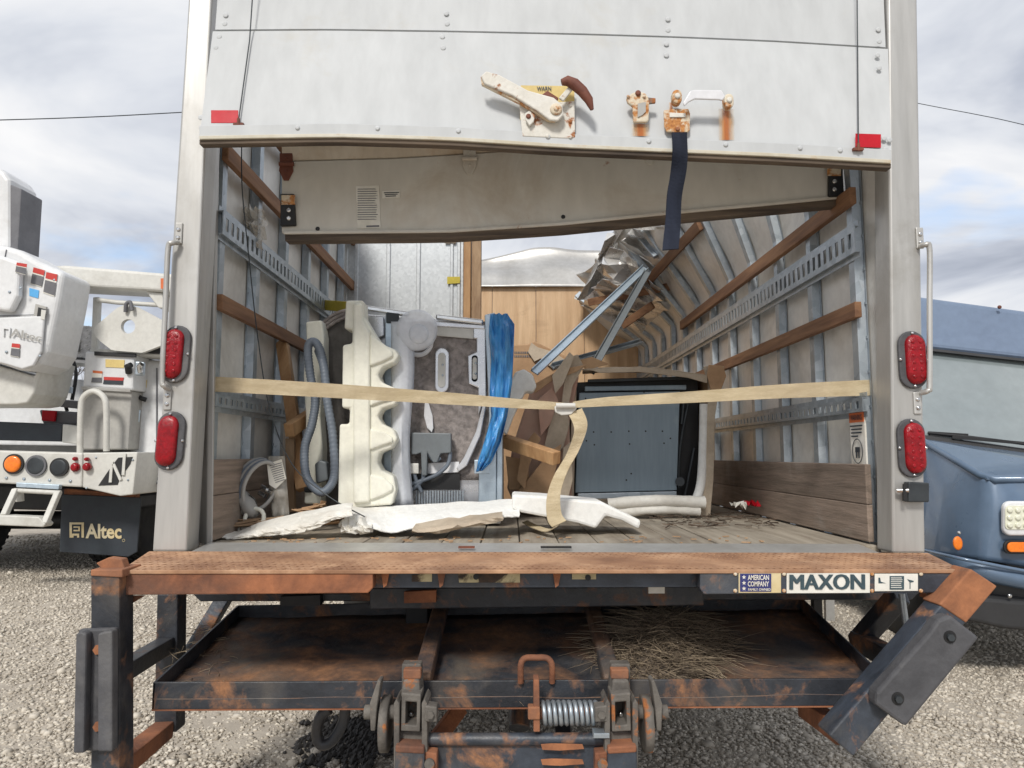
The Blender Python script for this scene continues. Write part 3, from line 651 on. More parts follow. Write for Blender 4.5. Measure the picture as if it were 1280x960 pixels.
# --- inner door section that dropped out of its track
I = empty('fallen_door_section', P(700, 300, 2.55), parent=T)
YI = 2.55
lo_c = [(354, 291), (450, 290), (560, 289), (700, 280), (850, 265), (960, 255), (1054, 246)]; hi_c = [(352, 202), (500, 198), (640, 189), (800, 176), (1054, 160)]
def ipanel(lo, hi, Y0, Y1, xs_, t, name, mat):
    vs = []; n_ = 21
    for i in range(n_):
        x = xs_[0]+(xs_[1]-xs_[0])*i/(n_-1); a = P(x, curve(lo, x), Y0); b = P(x, curve(hi, x), Y1); vs += [a, b, b+V((0, t, 0)), a+V((0, t, 0))]
    fs = [(i*4+k, i*4+(k+1) % 4, i*4+4+(k+1) % 4, i*4+4+k) for i in range(n_-1) for k in range(4)]+[(0, 1, 2, 3), tuple((n_-1)*4+k for k in (3, 2, 1, 0))]
    return MB().add(vs, fs).build(name, mat, I, bevel=.003)
ipanel(lo_c, hi_c, YI, YI, (352, 1054), .02, 'door_panel', 'door_inner')
ipanel([(x, y-1) for x, y in hi_c], [(352, 100), (1054, 60)], YI+.004, YI-.12, (352, 1054), .02, 'door_panel', 'door_inner_rusty')
ipanel([(x, y+10) for x, y in lo_c], lo_c, YI-.004, YI-.006, (356, 1054), .05, 'bottom_rail', 'seal')
ipanel([(x, y+1.5) for x, y in lo_c], [(x, y-2.5) for x, y in lo_c], YI-.012, YI-.012, (354, 1054), .011, 'rail_lip', 'door_inner')
def hinge(cx_, cy_, m):
    mb = MB(); yy = YI-.002
    mb.px([(cx_-8, cy_-14), (cx_+8, cy_-14), (cx_+8, cy_-2), (cx_-8, cy_-2)], yy, -.006)
    mb.px([(cx_-8, cy_), (cx_+8, cy_), (cx_+9, cy_+8), (cx_+3, cy_+20), (cx_-3, cy_+20), (cx_-9, cy_+8)], yy, -.004)
    mb.cyl(P(cx_-9, cy_-1, yy-.008), P(cx_+9, cy_-1, yy-.008), .008, 10); mb.dome(circ(P(cx_, cy_+7, yy-.004), .005, 8), (0, -1, 0), .003, 2); mb.dome(circ(P(cx_, cy_-9, yy-.006), .005, 8), (0, -1, 0), .003, 2)
    mb.build('hinge', m, I, bevel=.0015)
hinge(358, 206, 'rust_brown'); hinge(587, 199, 'door_inner'); hinge(812, 186, 'door_inner')
for (x, y) in ((361, 264), (1043, 228)):
    mb = MB(); mb.px([(x-9, y-20), (x+8, y-20), (x+10, y+19), (x-9, y+20)], YI-.002, -.016); mb.build('roller_bracket', 'black', I, bevel=.003)
    for dy in (-1, 9): MB().dome(circ(P(x, y+dy, YI-.018), .009, 10), (0, -1, 0), .006, 3).build('bracket_bolt', 'chrome', I)
    MB().px([(x-9, y-20), (x+8, y-20), (x+8, y-8), (x-9, y-8)], YI-.019, -.002).build('bracket_plate', 'latch_rusty', I)
MB().px([(445, 233), (474, 232), (476, 285), (447, 286)], YI-.001, -.002).build('instruction_sticker', 'sticker_white', I)
mb = MB()
for k in range(14):
    y_ = 236+k*2.9; mb.px([(447, y_), (447+random.uniform(20, 26), y_-.2), (447+random.uniform(20, 26), y_+.7), (447, y_+.9)], YI-.0035, -.0006)
mb.px([(458, 282), (474, 281.5), (474, 283.5), (458, 284)], YI-.0035, -.0006)
mb.build('print_lines', 'ink_grey', I)
MB().px([(478, 239), (500, 238), (500, 247), (478, 248)], YI-.001, -.002).build('small_sticker', 'sticker_white', I)
mb = MB()
for k in range(3): mb.px([(480+k, 240.5+k*2.2), (499-k*2, 240+k*2.2), (499-k*2, 241+k*2.2), (480+k, 241.6+k*2.2)], YI-.0035, -.0006)
mb.build('print_lines', 'ink', I)
for (x, y) in ((397, 286), (704, 271)): MB().dome(circ(P(x, y, YI-.001), .008, 10), (0, -1, 0), .002, 2).build('drain_hole', 'black', I)

# --- rear step of the lift gate
YB = 1.98
S = empty('rear_step', P(675, 742, 2.0), parent=T)
pl = [P(150, 713, YB), P(1203, 712, YB), P(1160, 691, 2.262), P(186, 689, 2.262)]
MB().slab(pl, (0, 0, -.010)).build('step_plate', 'rust_plate', S, bevel=.002)
# raised tread lugs
mb = MB(); a0, a1, a3 = pl[0], pl[1], pl[3]
nx, ny = 120, 9
for j in range(ny):
    for i in range(nx):
        u = (i+.5*(j % 2)+.3)/nx; v_ = (j+.5)/ny
        if u > .99: continue
        p = a0.lerp(a1, u).lerp(pl[3].lerp(pl[2], u), v_); s = 1 if (i+j) % 2 else -1
        d = V((.007, .006*s, 0)); q = V((-.0018*s, .0022, 0)); mb.add([p-d, p+q+V((0, 0, .0016)), p+d, p-q+V((0, 0, .0016))], [(0, 1, 2, 3)])
o = mb.build('tread_lugs', 'rust_plate', S); o['kind'] = 'stuff'
MB().px([(152, 714), (466, 714), (466, 735), (460, 741.5), (152, 744)], YB+.004, .05).build('front_channel', 'rust', S, bevel=.003)
MB().px([(466, 713), (878, 713), (878, 734), (466, 735)], YB+.05, .03).build('front_channel', 'blue_steel', S, bevel=.002)
MB().px([(572, 714), (650, 713), (650, 728), (574, 728)], YB+.048, -.002).build('flaked_plate', 'flaked', S)
MB().px([(515, 719), (540, 716), (540, 727), (515, 727)], YB+.048, -.002).build('flaked_plate', 'flaked', S)
MB().px([(715, 717), (745, 717), (745, 724), (715, 724)], YB+.048, -.002).build('flaked_plate', 'flaked', S)
for (x, y) in ((595, 721), (735, 722)): MB().cyl(P(x, y, YB+.046), P(x, y, YB+.043), .008).build('bolt_hole', 'black', S)
for x in (482, 552, 696): MB().px([(x-5, 715), (x+5, 715), (x+2, 731), (x-2, 734)], YB+.046, -.008).build('rust_flake', 'rust', S)
MB().px([(875, 714), (1196, 713), (1200, 722), (1198, 741), (880, 743), (875, 736)], YB+.004, .05).build('front_channel', 'blue_steel', S, bevel=.003)
MB().px([(826-16, 733), (826+4, 733), (826+4, 741), (826-16, 741)], YB+.2, -.01).build('bracket', 'sticker_white', S)
yd = YB+.003
MB().px([(923, 715.5), (976, 715.5), (976, 741), (923, 741)], yd, -.0025).build('name_plate', 'sticker_cream', S, bevel=.001)
MB().px([(925, 717), (964, 717), (964, 739.5), (925, 739.5)], yd-.003, -.0008).build('blue_decal', 'ink_blue', S)
for s_, xa, xb, ya, yb in (('AMERICAN', 934.5, 961, 725, 718.5), ('COMPANY', 934.5, 961, 733, 726.5), ('FAMILY OWNED', 935, 963, 738.4, 735.2)):
    text('lettering', s_, (P(xa, ya, yd-.0042), P(xb, ya, yd-.0042), P(xa, yb, yd-.0042)), 'sticker_white', S, .02)
for y in (721.5, 728.7, 735.7):
    c = P(930, y, yd-.0042); MB().add([c]+[c+V((math.sin(k*math.pi/5), 0, math.cos(k*math.pi/5)))*(.0062 if k % 2 == 0 else .0026) for k in range(10)], [(0, k+1, (k+1) % 10+1) for k in range(10)]).build('star', 'sticker_white', S)
MB().px([(983, 714.5), (1087, 714.5), (1087, 741), (983, 741.5)], yd, -.0025).build('name_plate', 'sticker_white', S, bevel=.001)
text('lettering', 'MAXON', (P(987.5, 737, yd-.003), P(1080, 736.5, yd-.003), P(987.5, 718, yd-.003)), 'ink_teal', S, 0, fat=(-.012, -.006, 0, .006, .012))
MB().px([(1093, 717), (1147, 717), (1147, 738.5), (1093, 739)], yd, -.0025).build('name_plate', 'sticker_white', S, bevel=.001)
mb = MB(); mb.px([(1098, 722), (1100, 722), (1101, 727), (1107, 729), (1098, 729)], yd-.003, -.0006); mb.px([(1112, 720), (1130, 720), (1130, 737), (1112, 737)], yd-.003, -.0006)
mb.px([(1134, 724), (1142, 726), (1142, 727.5), (1138, 728), (1138, 736), (1137, 736), (1137, 728)], yd-.003, -.0006); mb.build('pictogram', 'ink_teal', S)
mb = MB()
for k in range(6): mb.px([(1113.5, 722+k*2.4), (1113.5+random.uniform(11, 15), 722+k*2.4), (1127, 722.8+k*2.4), (1113.5, 722.8+k*2.4)], yd-.0037, -.0005)
mb.build('print_lines', 'sticker_white', S)
for x in (919, 980, 1090, 1151):
    for y in (717.5, 738.5): MB().dome(circ(P(x, y, yd), .0055, 10), (0, -1, 0), .0035, 2).build('screw', 'latch_rusty', S)
# bent flakes on the left end, torn end on the right
MB().px([(120, 704), (135, 697), (152, 699), (156, 712), (150, 714), (128, 712)], YB+.0, .03).build('torn_flake', 'rust_bright', S, bevel=.002)
MB().px([(113, 712), (153, 712), (153, 722), (113, 720)], YB-.035, .10).build('torn_flake', 'rust_bright', S, bevel=.003)
MB().px([(1196, 713), (1216, 716), (1213, 735), (1196, 744)], YB-.0, .05).build('torn_flake', 'rust_bright', S, bevel=.003)
MB().px([(462, 735), (880, 733), (880, 757), (462, 762)], 2.32, .06).build('cross_beam', 'black_steel', S, bevel=.004)
MB().px([(240, 742), (1150, 740), (1140, 750), (250, 752)], 2.46, .08).build('cross_beam', 'black_steel', S, bevel=.004)
MB().px([(350, 746), (400, 744), (400, 757), (350, 757)], 2.42, .05).build('bracket', 'black', S); MB().px([(505, 740), (545, 738), (545, 753), (505, 754)], 2.28, .02).build('bracket', 'rust', S)
# --- left dock bumper
DL = empty('dock_bumper', P(131, 960, YB), parent=T); DL['label'] = 'upright left dock bumper with grooved rubber pad'
MB().px([(113, 716), (149, 716), (149, 990), (113, 990)], YB-.03, .075).build('tube', 'black_steel', DL, bevel=.005)
mb = MB(); yp = YB-.032
mb.px([(103, 785), (149, 783), (148, 934), (100, 936)], yp, -.02); mb.px([(103, 789), (110, 786), (116, 789), (113, 936), (100, 936)], yp-.02, -.03); mb.px([(130, 789), (138, 786), (148, 785), (148, 934), (130, 934)], yp-.02, -.03)
mb.build('rubber_pad', 'rubber', DL, bevel=.005)
for y in (812, 908): MB().cyl(P(123, y, yp-.02), P(123, y, yp-.036), .0135, 6).build('bolt', 'rust_bright', DL, bevel=.003)
MB().px([(196, 742), (222, 742), (220, 916), (192, 914)], 2.42, .07).build('rear_tube', 'black_steel', DL, bevel=.005)
MB().bar(P(140, 847, YB+.03), P(208, 806, 2.42), .05, .05).build('brace', 'black_steel', DL, bevel=.004); MB().bar(P(140, 966, YB+.03), P(205, 912, 2.42), .06, .05).build('brace', 'rust', DL, bevel=.004)
MB().bar(P(284, 742, 2.75), P(240, 815, 2.6), .05, .05, (0, -1, 0)).build('strut', 'blue_steel', DL, bevel=.004)
MB().px([(150, 745), (180, 745), (160, 757), (150, 760)], YB+.05, .01).build('gusset', 'rust', DL)
# --- right dock bumper, bent outward
DR = empty('dock_bumper', P(1120, 860, YB), parent=T); DR['label'] = 'bent right dock bumper slanting outward under the step'
MB().px([(1214, 712), (1246, 733), (1067, 946), (1036, 919)], YB-.05, .075).build('tube', 'blue_steel', DR, bevel=.005)
MB().px([(1214, 711), (1247, 733), (1208, 779), (1174, 756)], YB-.053, .081).build('rusted_end', 'rust_bright', DR, bevel=.004)
mb = MB(); mb.px([(1160, 770), (1175, 764), (1211, 792), (1121, 901), (1084, 874), (1085, 858), (1150, 785)], YB-.054, -.045); mb.build('rubber_pad', 'rubber', DR, bevel=.008)
for (x, y) in ((1187, 796), (1122, 873)):
    c = P(x, y, YB-.0985); MB().cyl(c, c+V((0, -.002, 0)), .016).build('bolt_recess', 'black', DR); MB().cyl(c, c+V((-.002, -.012, 0)), .009, 6).build('bolt', 'dark_metal', DR)
MB().bar(P(1007, 884, 2.35), P(1056, 918, YB), .05, .055).build('brace', 'rust', DR, bevel=.004)
MB().bar(P(1126, 742, 2.3), P(1070, 806, 2.45), .05, .06, (0, -1, 0)).build('brace', 'black_steel', DR, bevel=.004); MB().bar(P(1072, 800, 2.45), P(1140, 836, 2.1), .05, .06).build('brace', 'black_steel', DR, bevel=.004)
MB().cyl(P(1127, 742, 2.15), P(1136, 808, 2.15), .009, 10).build('rod', 'galv', DR); MB().bar(P(1020, 742, 2.7), P(1022, 790, 2.7), .03, .03, (0, -1, 0)).build('strut', 'black', DR)
MB().bar(P(1036, 740, 3.0), P(1037, 775, 3.0), .035, .02, (0, -1, 0)).build('marker_post', 'sticker_white', DR); MB().bar(P(1150, 742, 2.05), P(1185, 757, 2.02), .015, .012).build('rod', 'rust', DR)
# --- stowed lift-gate tray
TR = empty('lift_tray', P(650, 880, 2.1), parent=T)
A, B_, Cc, Dd = P(191, 853, 2.05), P(1110, 848, 2.05), P(1002, 746, 2.68), P(296, 757, 2.68)
dn = V((0, 0, -.072))
rows = []
for j in range(13):
    v_ = j/12; row = []
    for i in range(61):
        u = i/60; p = A.lerp(B_, u).lerp(Dd.lerp(Cc, u), v_)+V((0, 0, -.045)); p.z += .004*noise.noise(p*9)+.006*noise.noise(p*3); row.append(p)
    rows.append(row)
MB().grid(rows).build('tray_floor', 'tray_steel', TR, solid=.004)
for (a, b, t) in ((A, B_, V((0, .008, 0))), (Dd, Cc, V((0, .008, 0))), (A, Dd, V((.008, 0, 0))), (B_, Cc, V((-.008, 0, 0)))):
    MB().slab([a, b, b+dn, a+dn], t).build('tray_lip', 'black_steel', TR, bevel=.002)
MB().slab([A+dn, B_+dn, B_+dn+V((0, 0, -.004)), A+dn+V((0, 0, -.004))], (0, .05, 0)).build('rusty_bottom_flange', 'rust', TR)
for (xa, xb) in ((527, 553), (766, 738)):
    MB().bar(P(xa, 855, 2.06), P(xb, 752, 2.68), .05, .05).build('tray_arm', 'tray_steel', TR, bevel=.008)
hs = spline([P(651, 853, 2.045), P(651, 832, 2.03), P(656, 823, 2.03), P(670, 822, 2.03), P(684, 823, 2.03), P(690, 832, 2.03), P(690, 853, 2.045)], 5)
MB().tube(hs, .0085, 10).build('loop_handle', 'rust', TR)
# --- hinge mechanism
YH = 1.94
HG = empty('lift_hinge', P(645, 950, YH), parent=T)
for s, cx_ in ((-1, 514), (1, 776)):
    def m_(dx): return cx_+dx*(1 if s > 0 else -1)
    def poly(pts): return [(m_(x), y) for x, y in pts]
    MB().px(poly([(-12, 830), (12, 830), (12, 872), (-14, 872)]), YH+.045, .04).build('arm_end', 'mech', HG, bevel=.004)
    MB().px(poly([(-12, 837), (10, 837), (10, 849), (-12, 849)]), YH+.02, .03).build('stop_block', 'rust_bright', HG, bevel=.003)
    MB().px(poly([(-10, 850), (10, 850), (14, 872), (-12, 872)]), YH+.01, .04).build('arm_cover', 'mech', HG, bevel=.006)
    # square knuckle tube, open to the rear
    o_ = PL(poly([(-12, 868), (12, 866), (13, 914), (-11, 915)]), YH-.02); i_ = PL(poly([(-7, 878), (7, 877), (7.5, 906), (-6.5, 907)]), YH-.02); d = V((0, .07, 0))
    vs = o_+i_+[p+d for p in o_]+[p+d for p in i_]; fs = []
    for k in range(4):
        j = (k+1) % 4; fs += [(k, j, 4+j, 4+k), (k, j, 8+j, 8+k), (4+k, 4+j, 12+j, 12+k)]
    fs.append((12, 13, 14, 15))
    MB().add(vs, fs).build('knuckle_tube', 'mech', HG, bevel=.003)
    MB().dome(circ(P(m_(0), 892, YH+.04), .008, 10), (0, -1, 0), .01, 3).build('pin_end', 'chrome', HG)
    for (xa, xb, nm) in ((-20, -13, 'cheek_plate'), (15, 22, 'cheek_plate')):
        MB().px(poly([(xa, 880), ((xa+xb)/2, 874), (xb, 880), (xb, 975), (xa, 975)]), YH-.03, .09).build(nm, 'mech', HG, bevel=.003)
    MB().px(poly([(-32, 884), (-17, 882), (-17, 902), (-32, 903)]), YH-.034, .04).build('clamp_block', 'mech', HG, bevel=.003)
    c = P(m_(-24), 893, YH-.035); MB().cyl(c, c+V((0, -.008, 0)), .010, 6).build('bolt', 'mech', HG, bevel=.002)
    c = P(m_(-23), 954, YH-.035); MB().cyl(c, c+V((0, -.008, 0)), .013, 12).build('bolt', 'mech', HG, bevel=.002)
    MB().px(poly([(-32, 942), (-17, 940), (-17, 975), (-32, 975)]), YH-.032, .04).build('clamp_block', 'rust', HG, bevel=.003)
    # roller: seen nearly edge-on
    c0 = P(m_(26), 904, YH+.03); c1 = P(m_(37), 904, YH+.03); n_ = 26
    MB().tube([c0, c0.lerp(c1, .08), c0.lerp(c1, .92), c1], [.060, .070, .070, .060], n_).build('roller', 'mech', HG)
    MB().cyl(P(m_(14), 890, YH+.02), P(m_(58), 890, YH+.02), .018, 14).build('axle', 'mech', HG)
    MB().px(poly([(38, 852), (42, 850), (52, 880), (51, 914), (45, 914), (43, 884)]), YH-.02, .05).build('outer_link', 'mech', HG, bevel=.003)
    MB().px(poly([(-15, 914), (16, 914), (17, 935), (-16, 935)]), YH+.0, .05).build('lower_web', 'mech', HG, bevel=.005)
    MB().px(poly([(-16, 936), (20, 934), (22, 985), (-18, 985)]), YH-.045, .10).build('lower_block', 'blue_steel', HG, bevel=.006)
    MB().px(poly([(-16, 934), (20, 932), (20, 941), (-16, 943)]), YH-.048, .10).build('worn_cap', 'rust', HG, bevel=.004)
# coil spring
pa, pb = P(677, 891, YH+.02), P(746, 891, YH+.02); turns = 10.5; path = []
for i in range(int(turns*16)):
    t = i/(turns*16-1); a = i/16*2*math.pi; path.append(pa.lerp(pb, t)+V((0, math.cos(a)*.026, math.sin(a)*.026)))
MB().tube(path, .0062, 7).build('coil_spring', 'galv', HG)
MB().cyl(P(664, 891, YH+.02), P(752, 891, YH+.02), .016, 12).build('spring_shaft', 'rust', HG)
MB().px([(667, 850), (674, 850), (675, 915), (667, 915)], YH-.01, .05).build('spring_bracket', 'rust', HG, bevel=.002)
MB().px([(660, 884), (675, 884), (675, 900), (660, 900)], YH-.015, .03).build('spring_stop', 'rust_bright', HG, bevel=.003)
MB().px([(742, 917), (762, 917), (762, 923), (742, 923)], YH-.035, .04).build('tab', 'galv', HG, bevel=.001)
MB().tube([P(534, 924, YH+.01), P(756, 924, YH+.01)], .016, 14).build('torsion_bar', 'blue_steel', HG)
MB().px([(536, 931), (756, 931), (756, 990), (536, 990)], YH+.01, .02).build('apron_plate', 'blue_steel', HG, bevel=.003)
for (ya, yb) in ((929, 938), (948, 957)): MB().px([(676, ya+1), (690, ya), (728, ya+1), (730, yb-2), (700, yb), (678, yb-1)], YH-.0075, -.001).build('rust_patch', 'rust_bright', HG)
# things hanging below the tray
UN = empty('underbody', (.085, 4.2, .4), parent=T)
MB().bar(P(575, 885, 2.5), P(545, 925, 2.4), .05, .04, (0, -1, 0)).build('lift_arm', 'rust', UN, bevel=.004)
MB().bar(P(700, 885, 2.5), P(705, 925, 2.4), .05, .04, (0, -1, 0)).build('lift_arm', 'black_steel', UN, bevel=.004)
MB().cyl(P(649, 882, 2.5), P(649, 910, 2.45), .035, 14).build('hydraulic_cylinder', 'black_steel', UN)
hk = spline([P(432, 884, 2.3), P(428, 905, 2.3), P(415, 926, 2.3), P(401, 930, 2.3), P(396, 915, 2.3), P(401, 895, 2.3), P(412, 886, 2.3)], 6)
MB().tube(hk, .017, 10).build('hanging_hook', 'black_steel', UN)
for X in (-.42, .42): MB().box((X+.085-.04, 2.6, .60), (X+.085+.04, 9.2, .80)).build('frame_rail', 'black', UN, bevel=.005)
for k in range(8): MB().box((XL, 2.75+.5*k, FZ-.17), (XR, 2.79+.5*k, FZ-.092)).build('cross_member', 'black', UN)
MB().cyl((-.7, 4.9, .42), (.87, 4.9, .42), .06).build('axle', 'black', UN)
def wheel(c, r, wd, parent, name='wheel'):
    e = empty(name, c, parent=parent); c = V(c); ax = V((1, 0, 0))
    MB().tube([c-ax*wd*.5, c-ax*wd*.48, c-ax*wd*.36, c+ax*wd*.36, c+ax*wd*.48, c+ax*wd*.5], [r*.62, r*.9, r, r, r*.9, r*.62], 40).build('tyre', 'tyre', e)
    mb = MB()
    for k in range(36):
        a = 2*math.pi*k/36
        for u in (-.28, 0, .28):
            q = c+ax*(u*wd+(.03*wd if k % 2 else 0)); d = V((0, math.cos(a), math.sin(a))); t = V((0, -math.sin(a), math.cos(a)))
            mb.hexa([q-ax*wd*.1-t*.022+d*(r-.004), q+ax*wd*.1-t*.022+d*(r-.004), q+ax*wd*.1+t*.022+d*(r-.004), q-ax*wd*.1+t*.022+d*(r-.004), q-ax*wd*.1-t*.018+d*(r+.008), q+ax*wd*.1-t*.018+d*(r+.008), q+ax*wd*.1+t*.018+d*(r+.008), q-ax*wd*.1+t*.018+d*(r+.008)])
    mb.build('tread_blocks', 'tyre', e)['kind'] = 'stuff'
    MB().tube([c-ax*wd*.44, c-ax*wd*.4, c+ax*wd*.4, c+ax*wd*.44], [r*.60, r*.56, r*.56, r*.60], 30).build('rim', 'truck_grey', e)
for X in (-.93, -.66, .83, 1.10): wheel((X, 4.9, .42), .42, .22, UN)
# cab, out of sight beyond the bulkhead
CB = empty('cab', (.085, 8.2, .5), parent=T)
MB().hexa([(-.9, 7.0, .55), (1.07, 7.0, .55), (1.0, 9.6, .55), (-.83, 9.6, .55), (-.85, 7.0, 2.2), (1.02, 7.0, 2.2), (.95, 8.5, 2.15), (-.78, 8.5, 2.15)]).build('cab_body', 'truck_white', CB, bevel=.06, seg=3)
for X in (-.75, .92): wheel((X, 8.9, .42), .42, .22, CB)

# ================================================================ CARGO
def thing(name, pxy, Y, label, cat, group=None):
    p = P(pxy[0], pxy[1], Y); return empty(name, (p.x, p.y, FZ), label, cat, group)
# --- galvanised panel in a timber frame, standing far back on the left
G = thing('metal_crate', (502, 600), 4.5, 'tall galvanised steel panel crate framed with timber, far back on the left', 'crate')
def colm(x0, x1, Y, zt, d, mat, name, par, bev=.004):
    a, b = P(x0, 400, Y), P(x1, 400, Y); return MB().box((a.x, Y, FZ+.004), (b.x, Y+d, zt)).build(name, mat, par, bevel=bev)
colm(425, 579, 4.50, 2.78, .55, 'galv_panel', 'steel_panel', G)
for x, w_ in ((430, 6), (444, 5), (484, 5), (522, 5), (564, 4), (573, 4)): colm(x-w_/2, x+w_/2, 4.488, 2.66, .011, 'galv_panel', 'pressed_rib', G, .004)
colm(403, 413, 4.44, 2.75, .09, 'lumber', 'timber_post', G); colm(414, 423, 4.47, 2.75, .09, 'lumber_old', 'timber_post', G)
colm(579, 588, 4.44, 2.75, .09, 'lumber', 'timber_post', G); colm(589, 601, 4.46, 2.75, .09, 'lumber_old', 'timber_post', G)
MB().px([(559, 346), (575, 346), (575, 354), (559, 355)], 4.485, -.003).build('yellow_tape', 'yellow', G)
MB().px([(556, 299), (570, 298), (570, 304), (556, 304)], 4.485, -.003).build('paper_tag', 'card_pale', G)
tag(MB().bar(P(402, 381, 3.9), P(436, 384, 3.6), .015, .055).build('yellow_batten', 'yellow', bevel=.003), 'short yellow batten jammed between left wall track and cream foam', 'batten')
# --- dishwasher, back toward us
W_ = thing('dishwasher', (530, 640), 3.0, 'upright dishwasher with felt-lined back and bright steel frame', 'dishwasher'); YW = 3.0
MB().px([(405, 405), (447, 386), (447, 640), (405, 640)], YW+.06, .50).build('felt_side', 'felt_dark', W_, bevel=.01)
for k in range(3): MB().tube(spline([P(404, 414-k*5, YW+.05), P(420, 402-k*5, YW+.05), P(446, 391-k*3, YW+.05)], 5), .008).build('felt_fold', 'felt', W_)
MB().px([(447, 392), (626, 404), (626, 655), (447, 655)], YW+.03, .52).build('tub', 'bright_metal', W_, bevel=.006)
rows = []
for j in range(19):
    row = []
    for i in range(15): p = P(500+i*7.9, 402+j*11, YW+.018); p.y += .008*noise.noise(p*16); row.append(p)
    rows.append(row)
MB().grid(rows).build('felt_back', 'felt', W_, solid=.01)
MB().px([(447, 393), (480, 396), (481, 420), (470, 425), (447, 405)], YW+.012, -.012).build('steel_bracket', 'bright_metal', W_, bevel=.004)
MB().px([(483, 394), (498, 395), (496, 640), (480, 640)], YW+.012, -.03).build('frame_column', 'galv_light', W_, bevel=.004)
MB().px([(483, 391), (499, 392), (499, 404), (483, 404)], YW-.020, -.008).build('clip', 'dark_metal', W_, bevel=.003)
MB().bar(P(456, 385, YW-.01), P(512, 393, YW-.01), .02, .022).build('top_trim', 'chrome', W_, bevel=.006); MB().bar(P(545, 396, YW-.01), P(604, 403, YW-.01), .02, .022).build('top_trim', 'chrome', W_, bevel=.006)
MB().px([(541, 402), (605, 407), (607, 412), (541, 408)], YW-.002, -.01).build('top_flange', 'bright_metal', W_, bevel=.003)
MB().px([(545, 407), (592, 411), (592, 424), (546, 420)], YW+.004, -.008).build('vent_plate', 'truck_cream', W_, bevel=.008)
MB().px([(592, 405), (607, 407), (608, 500), (603, 505), (598, 520), (598, 485), (586, 480), (585, 445), (596, 440), (596, 424), (592, 424)], YW+.006, -.012).build('steel_edge', 'bright_metal', W_, bevel=.004)
for (x, y, ww, hh) in ((552.5, 463, .058, .19), (593.5, 461, .034, .12)):
    c = P(x, y, YW+.004); MB().slab(stadium(c, ww, hh), (0, -.010, 0)).build('pressed_plate', 'bright_metal', W_, bevel=.004); c.y -= .010
    MB().slab(stadium(c, ww*.55, hh*.78), (0, -.004, 0)).build('pressed_boss', 'truck_cream', W_, bevel=.003)
    for s in (-1, 1): MB().dome(circ(c+V((.004, -.004, .022*s)), .005, 8), (0, -1, 0), .003, 2).build('rivet', 'galv', W_)
MB().px([(606, 395), (619, 392), (621, 640), (598, 640), (599, 590), (606, 570), (612, 520)], YW-.0, -.03).build('frame_column', 'galv_light', W_, bevel=.005)
MB().px([(620, 392), (628, 394), (628, 640), (621, 640)], YW-.028, .5).build('side_panel', 'galv_light', W_, bevel=.004)
MB().px([(604, 505), (608, 508), (601, 545), (584, 582), (573, 590), (571, 585), (580, 572), (595, 540)], YW-.004, -.02).build('bent_edge', 'bright_metal', W_, bevel=.004)
MB().px([(593, 575), (612, 575), (612, 592), (593, 592)], YW-.031, -.003).build('pressed_plate', 'galv_light', W_, bevel=.003)
MB().px([(613, 409), (617, 409), (617, 457), (613, 457)], YW-.031, -.003).build('pressed_plate', 'galv', W_, bevel=.002)
c = P(523, 428, YW-.002); MB().tube([V((c.x+.055*math.cos(k*.314), c.y-.006, c.z+.055*math.sin(k*.314))) for k in range(20)], .010, 8, True).build('ring_collar', 'chrome_white', W_)
MB().px([(531, 504), (536, 504), (541, 520), (542, 535), (540, 541), (534, 535), (530, 520)], YW+.004, -.008).build('steel_tongue', 'chrome_white', W_, bevel=.003)
MB().px([(516, 541), (565, 542), (565, 566), (552, 567), (548, 578), (543, 578), (536, 566), (535, 594), (529, 594), (528, 566), (522, 568), (516, 568)], YW-.012, -.05).build('junction_box', 'grey_plastic', W_, bevel=.004)
for pts in ([(563, 565), (560, 580), (548, 592), (530, 600), (508, 607)], [(517, 588), (520, 600), (527, 615)], [(529, 590), (528, 600), (515, 612), (505, 614)], [(536, 566), (543, 576), (551, 572)]):
    MB().tube(spline([P(x, y, YW-.045) for x, y in pts], 8), .0085, 10).build('pipe', 'hose', W_)
MB().px([(513, 579), (524, 579), (524, 592), (513, 592)], YW-.04, -.02).build('valve', 'truck_cream', W_, bevel=.004)
MB().px([(505, 592), (575, 592), (575, 612), (505, 612)], YW+.0, -.015).build('plinth_void', 'black', W_); MB().px([(535, 579), (574, 577), (574, 590), (536, 592)], YW+.0, -.012).build('plinth_plate', 'chrome_white', W_)
for k in range(18): MB().px([(520+k*3.4, 613), (522+k*3.4, 613), (522+k*3.4, 630), (520+k*3.4, 630)], YW-.01, -.01).build('grille_bar', 'galv', W_)
# clear film tube over the frame
FT = thing('film_tube', (501, 635), 2.9, 'frosted plastic sleeve with round cap hanging on the dishwasher back', 'sleeve')
rows = []
for j in range(25):
    t = j/24; row = []
    for i in range(9):
        u = i/8; p = P(489+u*26+(3*math.sin(t*7) if u > .5 else 0), 402+t*230, 2.91-.035*math.sin(u*math.pi)); p.y += .006*noise.noise(V((u*6, t*2, 5))); row.append(p)
    rows.append(row)
MB().grid(rows).build('sleeve', 'film', FT, solid=.002)
c = P(521, 413, 2.9); MB().dome(circ(c, .085, 32), (0, -1, 0), .03, 5, .5).build('round_cap', 'film', FT); MB().dome(circ(c+V((.012, -.012, -.02)), .042, 24), (0, -1, 0), .03, 5, .5).build('cap_centre', 'film', FT)
